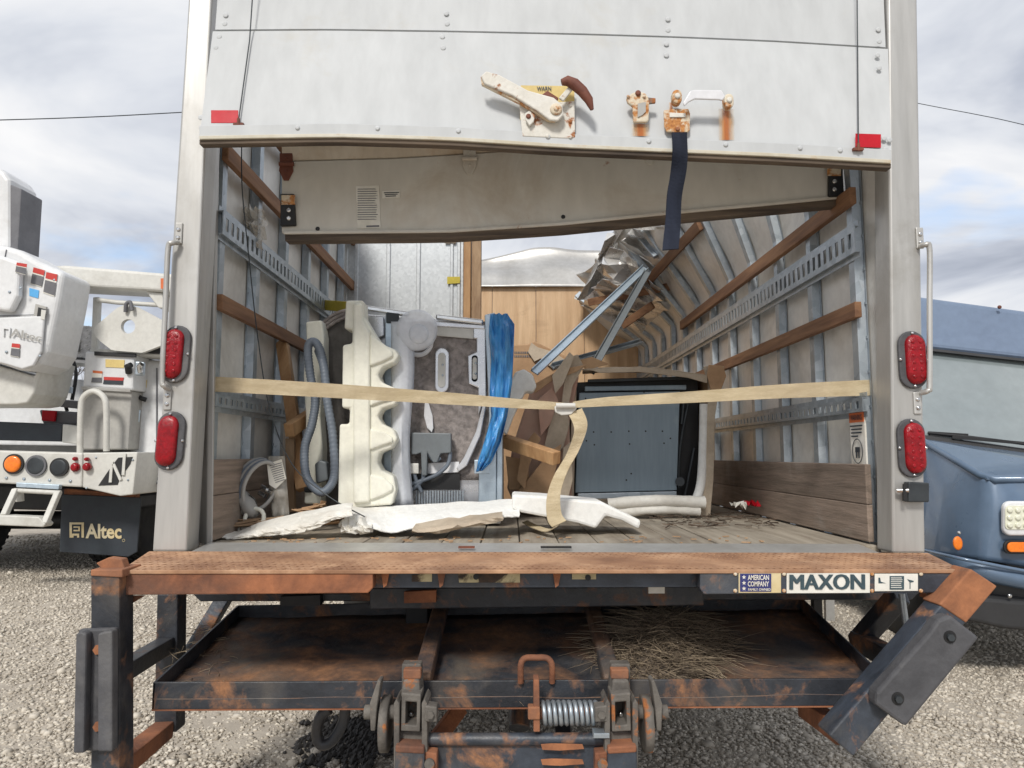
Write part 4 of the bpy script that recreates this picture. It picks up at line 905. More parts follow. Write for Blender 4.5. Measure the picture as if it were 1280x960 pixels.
# blue film
rows = []
left = [(613, 393), (611, 420), (614, 450), (612, 490), (614, 520), (606, 550), (598, 575), (595, 590)]; right = [(634, 392), (643, 405), (642, 440), (640, 480), (634, 520), (626, 552), (614, 578), (604, 588)]
for j in range(57):
    t = j/56*7; k = min(6, int(t)); f = t-k; row = []
    a = V((*left[k], 0)).lerp(V((*left[k+1], 0)), f); b = V((*right[k], 0)).lerp(V((*right[k+1], 0)), f)
    for i in range(23):
        u = i/22; q = a.lerp(b, u); p = P(q.x, q.y, 2.93-.05*math.sin(u*math.pi)); p.y += .045*noise.noise(V((u*5, t*.9, 2)))+.03*(abs(noise.noise(V((u*9, t*1.6, 7))))-.2); row.append(p)
    rows.append(row)
tag(MB().grid(rows).build('blue_film', 'blue_film', solid=.001), 'crumpled bright blue plastic film draped down the dishwasher edge', 'plastic film')
# cream foam with scalloped edge
fo = [(432, 375), (454, 375), (455, 396), (464, 411), (476, 429), (494, 437), (499, 445), (493, 453), (478, 459), (472, 469), (477, 478), (494, 485), (500, 495), (494, 506), (477, 511), (472, 521), (478, 530), (493, 538), (497, 549), (489, 560), (474, 566), (471, 578), (477, 588), (492, 595), (495, 612), (490, 631), (436, 635), (422, 631), (424, 530), (436, 530), (437, 511), (427, 510), (428, 431), (440, 429), (440, 412), (430, 411)]
FM = thing('foam_packing', (455, 640), 2.8, 'tall cream foam packing end with scalloped edge in front of the dishwasher', 'foam packing')
MB().px(fo, 2.82, .10).build('foam_body', 'foam_cream', FM, bevel=.010, seg=3)
MB().px([(441, 378), (452, 378), (453, 400), (462, 415), (462, 628), (441, 630)], 2.80, .025).build('raised_rib', 'foam_cream', FM, bevel=.012, seg=3)
for (y0, y1) in ((425, 458), (482, 508), (535, 563), (592, 626)):
    MB().px([(462, y0-8 if y0 < 430 else y0), (480, y0+5), (491, (y0+y1)/2-2), (491, (y0+y1)/2+4), (478, y1-6), (462, y1)], 2.806, .02).build('scallop_pad', 'foam_cream', FM, bevel=.012, seg=3)
tag(MB().px([(382, 402), (402, 400), (405, 420), (405, 470), (400, 520), (403, 560), (401, 630), (380, 630), (382, 520), (379, 470), (383, 425)], 2.98, .09).build('foam_packing', 'foam_cream', bevel=.008, seg=3), 'narrow cream foam strip behind the grey hose, against left wall', 'foam packing')
# drain hose
hp = spline([P(x, y, Y) for x, y, Y in ((408, 500, 2.9), (405, 460, 2.88), (399, 435, 2.87), (391, 427, 2.87), (385, 436, 2.87), (388, 470, 2.88), (394, 500, 2.88), (390, 530, 2.87), (381, 560, 2.86), (383, 595, 2.84), (398, 614, 2.82), (410, 611, 2.82), (418, 592, 2.83), (416, 545, 2.84), (409, 500, 2.85), (405, 460, 2.86), (398, 438, 2.9))], 26)
tag(MB().tube(hp, [.0175 if k % 3 else .0155 for k in range(len(hp))], 10).build('drain_hose', 'hose'), 'looped grey corrugated drain hose hanging left of the cream foam', 'hose')
MBc = thing('motor_bracket', (403, 600), 2.93, 'small dark plastic bracket beside the lower hose loop', 'bracket')
MB().px([(393, 580), (400, 575), (408, 578), (410, 600), (395, 605)], 2.93, .05).build('housing', 'grey_plastic', MBc, bevel=.006); MB().cyl(P(383, 612, 2.9), P(390, 612, 2.88), .012).build('hose_clip', 'dark_metal', MBc)
# --- torn cardboard cartons
cb = thing('cardboard_carton', (680, 640), 3.5, 'big torn brown and pink carton leaning between the two appliances', 'carton')
MB().slab(PL([(664, 486), (716, 452), (724, 470), (712, 530), (716, 636), (645, 636), (634, 610), (640, 560)], 3.42), (0, .45, 0)).build('carton_body', 'card_pink', cb, bevel=.01)
MB().px([(700, 520), (709, 447), (722, 443), (730, 458), (716, 482), (711, 505)], 3.38, .012).build('torn_flap', 'card_pale', cb, bevel=.002)
MB().px([(668, 480), (700, 462), (735, 455), (720, 465), (690, 476), (668, 492)], 3.36, .01).build('torn_flap', 'card', cb, bevel=.002)
MB().px([(690, 515), (708, 508), (712, 530), (704, 560), (686, 575), (680, 560)], 3.39, .012).build('torn_flap', 'card_pale', cb, bevel=.002)
MB().px([(643, 620), (690, 562), (702, 555), (694, 590), (684, 622)], 3.33, .012).build('torn_flap', 'card', cb, bevel=.002)
MB().px([(632, 570), (660, 575), (662, 612), (636, 612)], 3.36, .012).build('torn_flap', 'card', cb, bevel=.002)
for pts, Y, mt in (([(690, 470), (712, 440), (718, 446), (704, 480), (694, 492)], 3.34, 'card_pale'), ([(716, 452), (740, 446), (762, 455), (735, 462)], 3.42, 'card'), ([(646, 600), (652, 560), (668, 540), (676, 548), (662, 580), (656, 612)], 3.3, 'card'), ([(672, 500), (690, 484), (698, 500), (688, 530), (676, 545)], 3.37, 'card_pink'), ([(704, 560), (714, 552), (716, 600), (708, 632), (700, 620)], 3.36, 'card_pale')):
    MB().px(pts, Y, .01).build('torn_flap', mt, cb, bevel=.002)
cb2 = thing('cardboard_carton', (672, 600), 4.6, 'small crushed brown carton with faint print behind the blue film', 'carton')
MB().slab(PL([(622, 432), (660, 430), (668, 426), (690, 437), (712, 447), (705, 640), (622, 640)], 4.6), (0, .5, 0)).build('carton_body', 'card', cb2, bevel=.008)
MB().px([(664, 428), (672, 434), (692, 440), (710, 452), (690, 460), (676, 448), (668, 452), (660, 440)], 4.58, .012).build('torn_flap', 'card_pale', cb2, bevel=.002)
mb = MB(); rng = random.Random(4)
for k in range(2):       # two worn lines of print, too smudged to read
    x = 643
    while x < 663: w_ = rng.uniform(1, 2.2); mb.px([(x, 439.5+k*4.6), (x+w_, 439.4+k*4.6), (x+w_, 442+k*4.6), (x, 442.2+k*4.6)], 4.598, -.001); x += w_+.8
mb.build('print_lines', 'ink_grey', cb2)
tag(MB().px([(644, 465), (655, 461), (666, 468), (671, 483), (666, 490), (657, 489), (650, 503), (642, 520), (633, 544), (629, 540), (632, 500), (638, 478)], 3.15, .12).build('foam_corner', 'foam_white', bevel=.012, seg=3), 'angled white foam corner piece beside the blue film', 'foam packing')
tag(MB().bar(P(630, 551, 3.25), P(696, 573, 3.0), .045, .055, (0, -.3, 1)).build('timber_block', 'lumber', bevel=.003), 'short fresh orange timber offcut sticking out of the carton', 'timber')
# --- fallen steel roof bows
for (a, b, Ya, Yb, w_, h_, mt, lb) in (((668, 466), (806, 335), 3.6, 4.6, .040, .02, 'galv_light', 'pale straight steel bar leaning from foam corner up to the crushed wall'),
                                     ((738, 466), (809, 340), 4.0, 4.55, .042, .022, 'grey_plastic', 'dark grooved steel channel leaning beside the pale straight bar'),
                                     ((690, 459), (800, 428), 3.9, 4.5, .026, .03, 'galv', 'nearly level grey steel bar crossing the two leaning bars')):
    e = empty('steel_bar', P(*a, Ya), lb, 'steel bar', 'loose steel roof bows')
    d = (P(*b, Yb)-P(*a, Ya)).normalized(); up = V((0, -1, .35))
    MB().bar(P(*a, Ya), P(*b, Yb), w_, .006, up).build('web', mt, e)
    sdv = d.cross(up).normalized(); nn = sdv.cross(d)
    for s in (-1, 1): MB().bar(P(*a, Ya)+sdv*s*w_/2-nn*h_*.3*(-1), P(*b, Yb)+sdv*s*w_/2+nn*h_*.3, .004, h_, up).build('flange', mt, e)
# --- grey appliance in a broken carton
GA = thing('boxed_appliance', (790, 630), 3.5, 'grey steel appliance base showing in a split carton on the right', 'appliance'); YG = 3.5
MB().px([(722, 478), (872, 470), (874, 622), (716, 624)], YG+.07, .55).build('inner_case', 'black', GA)
MB().px([(724, 491), (850, 489), (846, 613), (719, 616)], YG, .02).build('base_plate', 'grey_paint', GA, bevel=.003)
MB().px([(722, 617), (846, 614), (846, 622), (722, 624)], YG-.004, .05).build('base_rail', 'galv', GA, bevel=.003)
MB().px([(731, 483), (858, 481), (858, 487), (731, 489)], YG+.012, .02).build('top_slat', 'grey_paint', GA, bevel=.003); MB().px([(735, 474), (868, 470), (868, 474), (735, 478)], YG+.02, .02).build('top_slat', 'dark_metal', GA, bevel=.003)
for (x, y) in ((742, 540), (764, 540), (786, 539), (807, 539), (828, 539), (733, 551), (743, 556), (787, 555), (830, 554), (838, 548), (789, 592), (783, 600), (732, 498), (805, 490)):
    MB().cyl(P(x, y, YG), P(x, y, YG-.0012), .0042, 8).build('screw_hole', 'black', GA)
for pts in ([(860, 505), (850, 560), (848, 610)], [(868, 560), (862, 590), (856, 620)], [(855, 500), (852, 530)]):
    MB().tube(spline([P(x, y, YG+.02) for x, y in pts], 6), .007).build('cable', 'dark_metal', GA)
MB().cyl(P(850, 602, YG), P(850, 602, YG-.02), .022).build('foot', 'dark_metal', GA)
rows = []
for j in range(5):
    row = []
    for i in range(17):
        u = i/16; x = 728+u*160; y = 462-4*math.sin(u*3)+(10*u*u)+j*1.2; p = P(x, y, YG-.08+j*.16); p.z += .012*noise.noise(V((u*6, j*.7, 2))); row.append(p)
    rows.append(row)
MB().grid(rows).build('carton_top', 'card_pale', GA, solid=.008)
MB().px([(736, 462), (800, 458), (884, 470), (884, 479), (860, 472), (800, 465), (750, 466)], YG-.09, .01).build('torn_edge', 'card_pale', GA, bevel=.002)
MB().px([(880, 458), (892, 456), (906, 458), (900, 480), (894, 520), (892, 600), (888, 645), (874, 645), (882, 600), (884, 520), (886, 480)], YG-.06, .02).build('carton_side', 'card_pale', GA, bevel=.003)
MB().slab([P(889, 470, YG-.05), P(892, 470, YG-.05), P(888, 640, YG-.05), P(884, 640, YG-.05)], (0, .55, 0)).build('carton_side', 'card', GA)
MB().slab([P(716, 470, YG-.02), P(721, 470, YG-.02), P(717, 630, YG-.02), P(711, 630, YG-.02)], (0, .55, 0)).build('carton_side', 'card_pale', GA)
MB().px([(886, 456), (904, 457), (908, 470), (902, 486), (889, 488), (884, 470)], YG-.09, .012).build('torn_flap', 'card', GA, bevel=.002)
MB().tube(spline([P(880, 505, YG-.04), P(879, 560, YG-.04), P(876, 605, YG-.05), P(868, 630, YG-.06)], 6), .022, 10).build('foam_post', 'foam_white', GA)
for (x0, x1, y, r) in ((760, 880, 630, .028), (770, 874, 641, .022)):
    MB().tube(spline([P(x0, y, YG-.1), P((x0+x1)/2, y-4, YG-.12), P(x1, y-2, YG-.1)], 8), [r*(1+.25*noise.noise(V((k*.4, y, 0)))) for k in range(17)], 9).build('foam_roll', 'sheet_white', GA)
# --- load strap and ratchet
ST = thing('load_strap', (706, 512), 2.6, 'cream webbing strap stretched across the load with a ratchet in the middle', 'strap')
def strap(pts, hs, name):
    ps = spline([P(x, y, Y) for x, y, Y in pts], 8); n_ = len(ps); ws = []
    for i in range(n_):
        t = i/(n_-1)*(len(hs)-1); k = min(len(hs)-2, int(t)); ws.append(V((0, 0, (hs[k]+(hs[k+1]-hs[k])*(t-k)))))
    ribbon(ps, ws, name, 'cream_strap', ST, .003)
strap([(247, 479, 2.46), (340, 484, 2.5), (440, 490, 2.56), (560, 498, 2.62), (640, 504, 2.66), (706, 508, 2.68)], [.052, .052, .05, .044, .036, .026], 'webbing')
strap([(716, 506, 2.68), (760, 502, 2.66), (870, 496, 2.6), (980, 489, 2.54), (1104, 484, 2.46)], [.022, .034, .042, .050, .056], 'webbing')
rb = MB(); rb.px([(693, 509), (697, 504), (718, 504), (721, 511), (714, 518), (702, 519), (694, 515)], 2.65, .02); rb.cyl(P(695, 507, 2.64), P(719, 507, 2.64), .010, 10); rb.build('ratchet', 'truck_cream', ST, bevel=.004)
tl = spline([P(719, 514, 2.66), P(726, 535, 2.63), P(716, 565, 2.62), P(701, 592, 2.6), P(692, 620, 2.58), P(693, 645, 2.56), P(699, 655, 2.55)], 7)
ribbon(tl, [V((.05, .02*math.sin(i*.22), .022)) for i in range(len(tl))], 'loose_tail', 'cream_strap', ST, .003)
t2 = spline([P(697, 657, 2.55), P(685, 663, 2.62), P(668, 658, 2.75), P(656, 652, 2.85)], 6); ribbon(t2, [V((.02, .05, .004)) for i in t2], 'loose_tail', 'cream_strap', ST, .003)
# --- foam sheets on the floor
def drape(name, topl, botl, Y0, Y1, n, m, amp, seed, mat, bulge=.05):
    rows = []
    for j in range(m+1):
        v_ = j/m; row = []
        for i in range(n+1):
            u = i/n; xa = topl[0][0]+(topl[-1][0]-topl[0][0])*u; xb = botl[0][0]+(botl[-1][0]-botl[0][0])*u
            a = P(xa, curve(topl, xa), Y0); b = P(xb, curve(botl, xb), Y1); p = a.lerp(b, v_); p.y -= bulge*math.sin(v_*math.pi)
            k = V((u*7, v_*2.2, seed)); p += V((0, noise.noise(k)*amp+noise.noise(k*3)*amp*.35, noise.noise(k+V((4, 4, 0)))*amp*.5)); p.y += (abs(noise.noise(V((u*23, v_*5, seed))))-.25)*amp*.9
            if j == m: p += V((random.uniform(-.006, .006), random.uniform(-.012, .006), 0))
            p.z = max(p.z, FZ+.004); row.append(p)
        rows.append(row)
    return MB().grid(rows, smooth=False).build(name, mat, solid=.0035)
tag(drape('foam_wrap', [(250, 644), (262, 651), (280, 660), (297, 665), (325, 653), (363, 644), (417, 632), (442, 629)], [(243, 672), (297, 673), (340, 670), (368, 667), (397, 660), (417, 650), (442, 645)], 2.66, 2.55, 52, 10, .016, 2, 'sheet_white', .035), 'long folded white foam wrap lying along the left of the floor', 'foam wrap')
tag(drape('foam_wrap', [(250, 643), (270, 641), (290, 643), (314, 652)], [(258, 660), (285, 668), (314, 664)], 2.78, 2.70, 16, 6, .018, 9, 'sheet_white'), 'upturned white wrap corner by the left post holding scraps', 'foam wrap')
tag(drape('foam_wrap', [(440, 632), (470, 634), (560, 629), (610, 626), (648, 624)], [(438, 650), (462, 660), (494, 666), (530, 659), (570, 660), (600, 650), (650, 646)], 2.84, 2.62, 44, 9, .016, 5, 'foam_white', .03), 'torn white foam sheet with ragged lower edge below the dishwasher', 'foam sheet')
tag(drape('paper_scrap', [(428, 648), (440, 643), (456, 646), (468, 652)], [(428, 664), (450, 667), (468, 664)], 2.68, 2.6, 12, 6, .03, 15, 'sheet_white'), 'small crumpled paper scrap at the end of the long foam wrap', 'paper')
tag(drape('cardboard_scrap', [(520, 655), (560, 648), (590, 645), (628, 640)], [(516, 664), (545, 667), (580, 660), (630, 650)], 2.62, 2.55, 16, 4, .014, 11, 'card_pale'), 'flat pale cardboard strip peeking out under the torn foam sheet', 'cardboard')
fb = [(640, 618), (677, 620), (727, 625), (752, 627), (772, 637), (802, 651), (799, 662), (778, 651), (757, 645), (745, 661), (722, 654), (690, 648), (652, 641), (640, 636)]
tag(MB().px(fb, 2.68, .24).build('foam_block', 'foam_white', bevel=.010, seg=2), 'broken bright white foam block lying under the hanging strap', 'foam packing')
# --- left corner clutter
HC = thing('hose_coil', (332, 640), 2.8, 'coiled grey supply hose in a clear bag against left kick board', 'hose')
cc = P(326, 611, 2.76)
for k in range(5):
    ax = V((.78, .62, 0)).normalized(); ay = V((.22, 0, 1)).normalized(); q = cc+V((.01*k-.03, -.008*k, .003*k)); rad = .115-.006*k
    MB().tube([q+ax*(rad*.68*math.cos(i*.2094))*1.0+ay*(rad*math.sin(i*.2094)) for i in range(30)], .0075, 8, True).build('hose_turn', 'hose' if k % 2 else 'truck_grey', HC)
rows = []
for j in range(11):
    row = []
    for i in range(9):
        u, v_ = i/8, j/10; p = P(334+u*22+v_*6, 570+v_*76, 2.78+.03*noise.noise(V((u*4, v_*4, 1)))-.02*math.sin(u*3.1)); row.append(p)
    rows.append(row)
MB().grid(rows).build('clear_bag', 'bag_film', HC, solid=.001)
MB().px([(334, 580), (352, 574), (358, 598), (345, 611), (337, 606)], 2.745, -.003).build('paper_label', 'sticker_white', HC)
mb = MB()
for k in range(9): mb.px([(337+k*.9, 582+k*2.6), (352+k*.5, 578+k*2.6), (352+k*.5, 578.9+k*2.6), (337+k*.9, 582.9+k*2.6)], 2.741, -.0008)
mb.build('print_lines', 'ink_grey', HC)
for dx, dy in ((0, 0), (6, 4), (-3, 8)): MB().cyl(P(327+dx, 608+dy, 2.76), P(334+dx, 612+dy, 2.75), .009, 8).build('coupling', 'chrome', HC)
rows = []
for j in range(9):
    a = j/8*math.pi; rows.append([P(309, 630, 2.72)+V((math.sin(a)*.035*math.cos(k*.5236)+.035*math.cos(a)*.7, math.sin(a)*.03*math.sin(k*.5236), math.cos(a)*.05*(-1)))+wob((j, k, 3), .9, .012) for k in range(13)])
tag(MB().grid(rows).build('grey_rag', 'truck_grey'), 'bunched grey rag beside the coiled hose', 'rag')
tag(MB().tube([P(318, 648, 2.7)+V((.035*math.cos(k*.4), .012*math.sin(k*.4), .035*math.sin(k*.4))) for k in range(16)], .008, 8, True).build('tape_ring', 'foam_cream'), 'small pale ring lying under the coiled hose', 'ring')
lum = [((350, 408), (379, 612), 3.25, 2.96, .05, .04, 'lumber', 'long broken timber leaning on the left wall next to the hose'), ((361, 538), (388, 520), 2.92, 3.1, .04, .055, 'lumber', 'stub of timber pointing out beside the hanging hose'),
       ((363, 548), (364, 640), 2.98, 2.98, .035, .03, 'lumber_old', 'upright reddish timber stake behind the coiled hose bag')]
for a, b, Ya, Yb, w_, h_, mt, lb in lum: tag(MB().bar(P(*a, Ya), P(*b, Yb), w_, h_, (0, -1, 0) if abs(a[0]-b[0]) < 40 and Ya != 2.92 else (0, 0, 1)).build('broken_timber', mt, bevel=.003), lb, 'timber')
for k, (x, y, Y, L_, an, mt, lb) in enumerate(((298, 658, 2.66, .14, .15, 'lumber_old', 'thin wooden splinters lying in the upturned wrap corner'), (322, 656, 2.68, .17, -.05, 'lumber_old', 'flat brown wood sliver beside the upturned wrap corner'), (395, 636, 2.8, .11, .9, 'card', 'folded orange cardboard scrap behind the long foam wrap'), (384, 640, 2.78, .09, -.6, 'card', 'small brown cardboard scrap left of the orange folded one'), (412, 655, 2.62, .12, .3, 'card', 'brown cardboard shred at the right end of the long wrap'))):
    c = P(x, y, Y); mb = MB()
    for q in range(4):
        d = V((math.cos(an+q*.25), .3*math.sin(q), .18*math.sin(an*2+q)))*L_/2; o_ = V((q*.012-.02, q*.012, q*.006)); mb.bar(c+o_-d, c+o_+d, .022, .004, (0, .3, 1))
    tag(mb.build('wood_scrap' if 'wood' in lb else 'cardboard_scrap', mt), lb, 'scrap')
# plastic bag caught on the left wall track, thin wire hanging beside it
rows = []
for j in range(13):
    v_ = j/12; rows.append([P(304+u/10*30*(1-.35*abs(v_-.4)), 262+v_*(48 if u > 4 else 40), 2.80)+V((0, .07*noise.noise(V((u*.5, v_*5, 1)))-.03*math.sin(u*.314), .02*noise.noise(V((u*.9, v_*8, 4))))) for u in range(11)])
tag(MB().grid(rows, smooth=False).build('plastic_bag', 'bag_film', solid=.001), 'scrunched clear plastic bag caught on the upper left wall track', 'bag')
wp = spline([P(302, 183, 2.5), P(303, 240, 2.5), P(312, 330, 2.55), P(322, 420, 2.6), P(337, 510, 2.65), P(365, 580, 2.68), P(410, 620, 2.66), P(456, 646, 2.62)], 8)
tag(MB().tube(wp, .0022, 6).build('loose_cable', 'dark_metal'), 'thin dark cable dangling from the door across the left wall', 'cable')
# scraps at the right
for k, (x, y, Y, mt, lb, nm, ct) in enumerate(((938, 632, 3.45, 'red_tape', 'crumpled red and white wrapper by the right kick board', 'wrapper', 'wrapper'), (925, 634, 3.4, 'sticker_white', 'white paper bit next to the red wrapper', 'paper_scrap', 'paper'))):
    c = P(x, y, Y); rows = [[c+V(((i-3)*.010, (j-2)*.02, .012))+wob((i+k*9, j, k), .8, .035) for i in range(7)] for j in range(5)]
    tag(MB().grid(rows, smooth=False).build(nm, mt, solid=.001), lb, ct)
mb = MB(); rng = random.Random(5)
for k in range(120):
    x, Y = rng.uniform(.62, 1.15), rng.uniform(2.9, 3.6); a = rng.uniform(0, 6.28); L_ = rng.uniform(.01, .08); c = V((x, Y, FZ+.006+rng.random()*.012)); d = V((math.cos(a), math.sin(a), rng.uniform(-.1, .15)))*L_/2; mb.bar(c-d, c+d, .005, .003)
tag(mb.build('floor_litter', 'twigs'), 'twigs and splinters littering the floor by the right kick board', 'litter', kind='stuff')
mb = MB()
for k in range(70):
    x, Y = rng.uniform(-.9, .9), rng.uniform(2.42, 2.62); a = rng.uniform(0, 6.28); L_ = rng.uniform(.008, .035); c = V((x, Y, FZ+.005)); d = V((math.cos(a), math.sin(a)*.5, 0))*L_/2; mb.bar(c-d, c+d, .006, .003)
tag(mb.build('floor_crumbs', 'card'), 'crumbs of cardboard and rust scattered along the door sill', 'crumbs', kind='stuff')
# --- dead grass in the tray
mb = MB(); rng = random.Random(11)
def strand(c, L_, el, az, r, bend):
    d = V((math.cos(az)*math.cos(el), math.sin(az)*math.cos(el), math.sin(el))); sdv = d.cross(V((0, 0, 1))).normalized(); pts = []
    for i in range(5): t = i/4; pts.append(c+d*L_*t+sdv*bend*t*t*L_+V((0, 0, -.35*L_*t*t)))
    mb.tube(pts, [r, r, r*.9, r*.7, r*.3], 3)
Z0 = P(820, 830, 2.2).z
for k in range(8000):
    u = rng.gauss(0, .45); v_ = rng.gauss(0, .45)
    if u*u+v_*v_ > 1.1: continue
    pxx = 822+u*84; Yc = 2.38+v_*.25; hgt = max(0, 1-(u*u+v_*v_)); zt = Dd.lerp(A, max(0, min(1, (2.68-Yc)/.63))).z-.04
    c = V(((pxx-640)/900*Yc, Yc, zt+.005+rng.random()*hgt*.10)); strand(c, rng.uniform(.02, .085), rng.uniform(-.3, .9), rng.uniform(0, 6.28), rng.uniform(.0006, .0017), rng.uniform(-2.2, 2.2))
o = mb.build('dead_grass', 'straw'); tag(o, 'heap of dry dead grass and roots in the rusty tray', 'dead grass', kind='stuff')
mb = MB()
for k in range(260):
    pxx = rng.choice([rng.uniform(530, 620), rng.uniform(540, 740), rng.uniform(220, 300)]); Yc = rng.uniform(2.1, 2.62); zt = Dd.lerp(A, (2.68-Yc)/.63).z-.042
    strand(V(((pxx-640)/900*Yc, Yc, zt+.004)), rng.uniform(.02, .1), rng.uniform(-.05, .1), rng.uniform(0, 6.28), .001, rng.uniform(-.9, .9))
tag(mb.build('straw_litter', 'straw'), 'loose straws scattered over the tray floor', 'straw', kind='stuff')
rows = []
for j in range(15):
    row = []
    for i in range(21):
        u, v_ = i/10-1, j/7-1; Yc = 2.34+v_*.23; zt = Dd.lerp(A, max(0, min(1, (2.68-Yc)/.63))).z-.046; h = max(0, 1-u*u-v_*v_)
        row.append(V(((818+u*84-640)/900*Yc, Yc, zt+.065*h+.02*h*noise.noise(V((u*4, v_*4, 0))))))
    rows.append(row)
tag(MB().grid(rows).build('soil_heap', 'soil'), 'low dark soil mound under the dead grass in the tray', 'soil', kind='stuff')
mb = MB()
for k in range(140): strand(P(898+rng.uniform(-9, 9), 846, 2.12)+V((0, rng.uniform(-.02, .03), 0)), rng.uniform(.05, .085), rng.uniform(.2, .6), 2.2+rng.uniform(-.5, .5), .0013, rng.uniform(-.2, .2))
tag(mb.build('straw_tuft', 'straw'), 'pale straw tuft at the front lip right of the grass heap', 'straw', kind='stuff')

mb = MB(); rng = random.Random(8)
for k in range(1500):
    u, v_ = rng.gauss(0, .5), rng.gauss(0, .5); xx, yy = -.62+u*.30, 3.15+v_*.36
    if noise.noise(V((xx*5, yy*5, 1)))+.55-u*u*.7-v_*v_*.7 < 0: continue
    s = rng.uniform(.008, .022); c = V((xx, yy, gz(xx, yy)+s*.5)); f = lambda: s*rng.uniform(.7, 1.3)
    mb.add([c+V((f(), 0, 0)), c+V((0, f(), 0)), c-V((f(), 0, 0)), c-V((0, f(), 0)), c+V((s*.3, 0, f()*.8)), c-V((0, s*.3, f()))], [(0, 1, 4), (1, 2, 4), (2, 3, 4), (3, 0, 4), (1, 0, 5), (2, 1, 5), (3, 2, 5), (0, 3, 5)])
tag(mb.build('asphalt_crumbs', 'wet_dirt'), 'dark broken asphalt crumbs on the gravel under the tray', 'asphalt', kind='stuff')
# ================================================================ UTILITY TRUCK (left)
YU = 7.0
U = empty('utility_truck', (P(60, 600, YU).x, YU+1.5, 0), 'white bucket truck with boom, rear step and black mud flap, parked at left', 'truck')
def up(pts, Y, d, name, mat, par=U, bev=.02, seg=2): return MB().px(pts, Y, d).build(name, mat, par, bevel=bev, seg=seg)
# body
up([(160, 448), (260, 452), (260, 612), (166, 616), (160, 560)], 7.0, 4.5, 'side_box', 'truck_white', bev=.05, seg=3)
up([(-260, 552), (168, 558), (168, 572), (-260, 566)], 7.05, 4.5, 'deck', 'truck_grey', bev=.01)
up([(-260, 466), (104, 474), (104, 560), (-260, 556)], 7.9, 1.2, 'body_panel', 'truck_white', bev=.04)
up([(58, 402), (116, 408), (114, 450), (54, 448)], 7.6, .5, 'diamond_plate_box', 'diamond', bev=.01)
mb = MB()
for j in range(9):
    for i in range(12):
        x, y = 60+i*4.6+(2.3 if j % 2 else 0), 408+j*4.7
        c = P(x, y, 7.598); s = 1 if (i+j) % 2 else -1; mb.add([c+V((-.013, 0, -.010*s)), c+V((.004, -.006, -.004)), c+V((.013, 0, .010*s)), c+V((-.004, -.006, .004))], [(0, 1, 2, 3)])
mb.build('diamond_tread', 'truck_cream', U)
up([(52, 449), (116, 455), (116, 459), (52, 453)], 7.55, .1, 'box_lip', 'truck_cream', bev=.005); up([(78, 445), (104, 447), (104, 449.5), (78, 447.5)], 7.5, .06, 'rubber_strip', 'black', bev=.003); up([(98, 402), (100, 402), (98, 440), (96, 440)], 7.59, -.02, 'latch_strap', 'black', bev=.003)
up([(84, 409), (87, 409), (86, 428), (82, 428)], 7.59, -.04, 'chain', 'chrome', bev=.006)
# boom and its turret cover
up([(55, 332), (80, 331), (300, 349), (300, 373), (200, 364), (70, 357)], 6.7, .35, 'boom', 'truck_cream', bev=.03, seg=3)
up([(182, 364), (203, 366), (205, 385), (198, 385)], 6.75, .3, 'boom_gusset', 'truck_cream', bev=.01); up([(201, 348), (207, 348), (207, 361), (201, 361)], 6.69, -.004, 'orange_label', 'sticker_orange', bev=.001)
MB().dome(circ(P(77, 344, 6.69), .035, 16, (.4, 0, 0), (0, 0, 1)), (0, -1, 0), .03).build('boom_pin_cap', 'black', U)
TC = empty('turret_cover', P(20, 505, 6.3), parent=U)
up([(-60, 300), (8, 307), (25, 312), (48, 326), (80, 340), (74, 375), (70, 395), (60, 440), (50, 455), (36, 463), (20, 462), (0, 455), (-60, 440)], 6.25, .45, 'cover_shell', 'truck_white', TC, .05, 4)
up([(-60, 322), (8, 322), (32, 330), (30, 372), (20, 392), (-60, 380)], 6.24, -.08, 'raised_panel', 'truck_white', TC, .03, 3)
up([(-60, 400), (58, 395), (54, 440), (44, 458), (30, 462), (10, 456), (-60, 440)], 6.24, -.03, 'lower_boss', 'truck_white', TC, .02, 3)
up([(-60, 440), (42, 470), (54, 448), (42, 492), (34, 504), (20, 506), (-60, 506)], 6.40, .5, 'lower_shell', 'truck_cream', TC, .05, 3)
up([(-60, 200), (0, 210), (6, 215), (12, 224), (12, 312), (-60, 312)], 6.4, .4, 'column', 'truck_white', TC, .04, 3); up([(12, 230), (27, 236), (22, 314), (6, 312)], 6.42, .3, 'column_guard', 'ink_grey', TC, .01)
yt = 6.238
for (pts, m) in (([(21, 328), (34, 330), (32, 344), (19, 340)], 'sticker_white'), ([(42, 334), (56, 338), (52, 359), (38, 355)], 'sticker_white'), ([(58, 340), (72, 343), (68, 371), (54, 366)], 'sticker_white'), ([(37, 360), (49, 363), (48, 373), (37, 370)], 'sticker_blue'), ([(15, 429), (25, 430), (24, 447), (13, 445)], 'sticker_white')):
    Yk = 6.155 if pts[0][0] < 32 and pts[0][1] < 400 else (6.205 if pts[0][1] > 400 else yt+.01)
    up(pts, Yk, -.004, 'warning_label', m, TC, .001)
    if m == 'sticker_white':
        (x0, y0), (x1, y1), (x2, y2), (x3, y3) = pts; f = lambda a, b, t: (a[0]+(b[0]-a[0])*t, a[1]+(b[1]-a[1])*t)
        up([pts[0], pts[1], f(pts[1], pts[2], .3), f(pts[0], pts[3], .3)], Yk-.005, -.001, 'label_band', 'sticker_red', TC, 0)
        up([f(pts[0], pts[3], .38), f(pts[1], pts[2], .38), f(pts[1], pts[2], .95), f(pts[0], pts[3], .95)], Yk-.005, -.001, 'label_print', 'ink_grey', TC, 0)
text('lettering', 'Altec', (P(14, 420, 6.195), P(52, 428, 6.195), P(15, 410, 6.195)), 'truck_grey', TC, 0, .006, fat=(-.012, 0, .012))
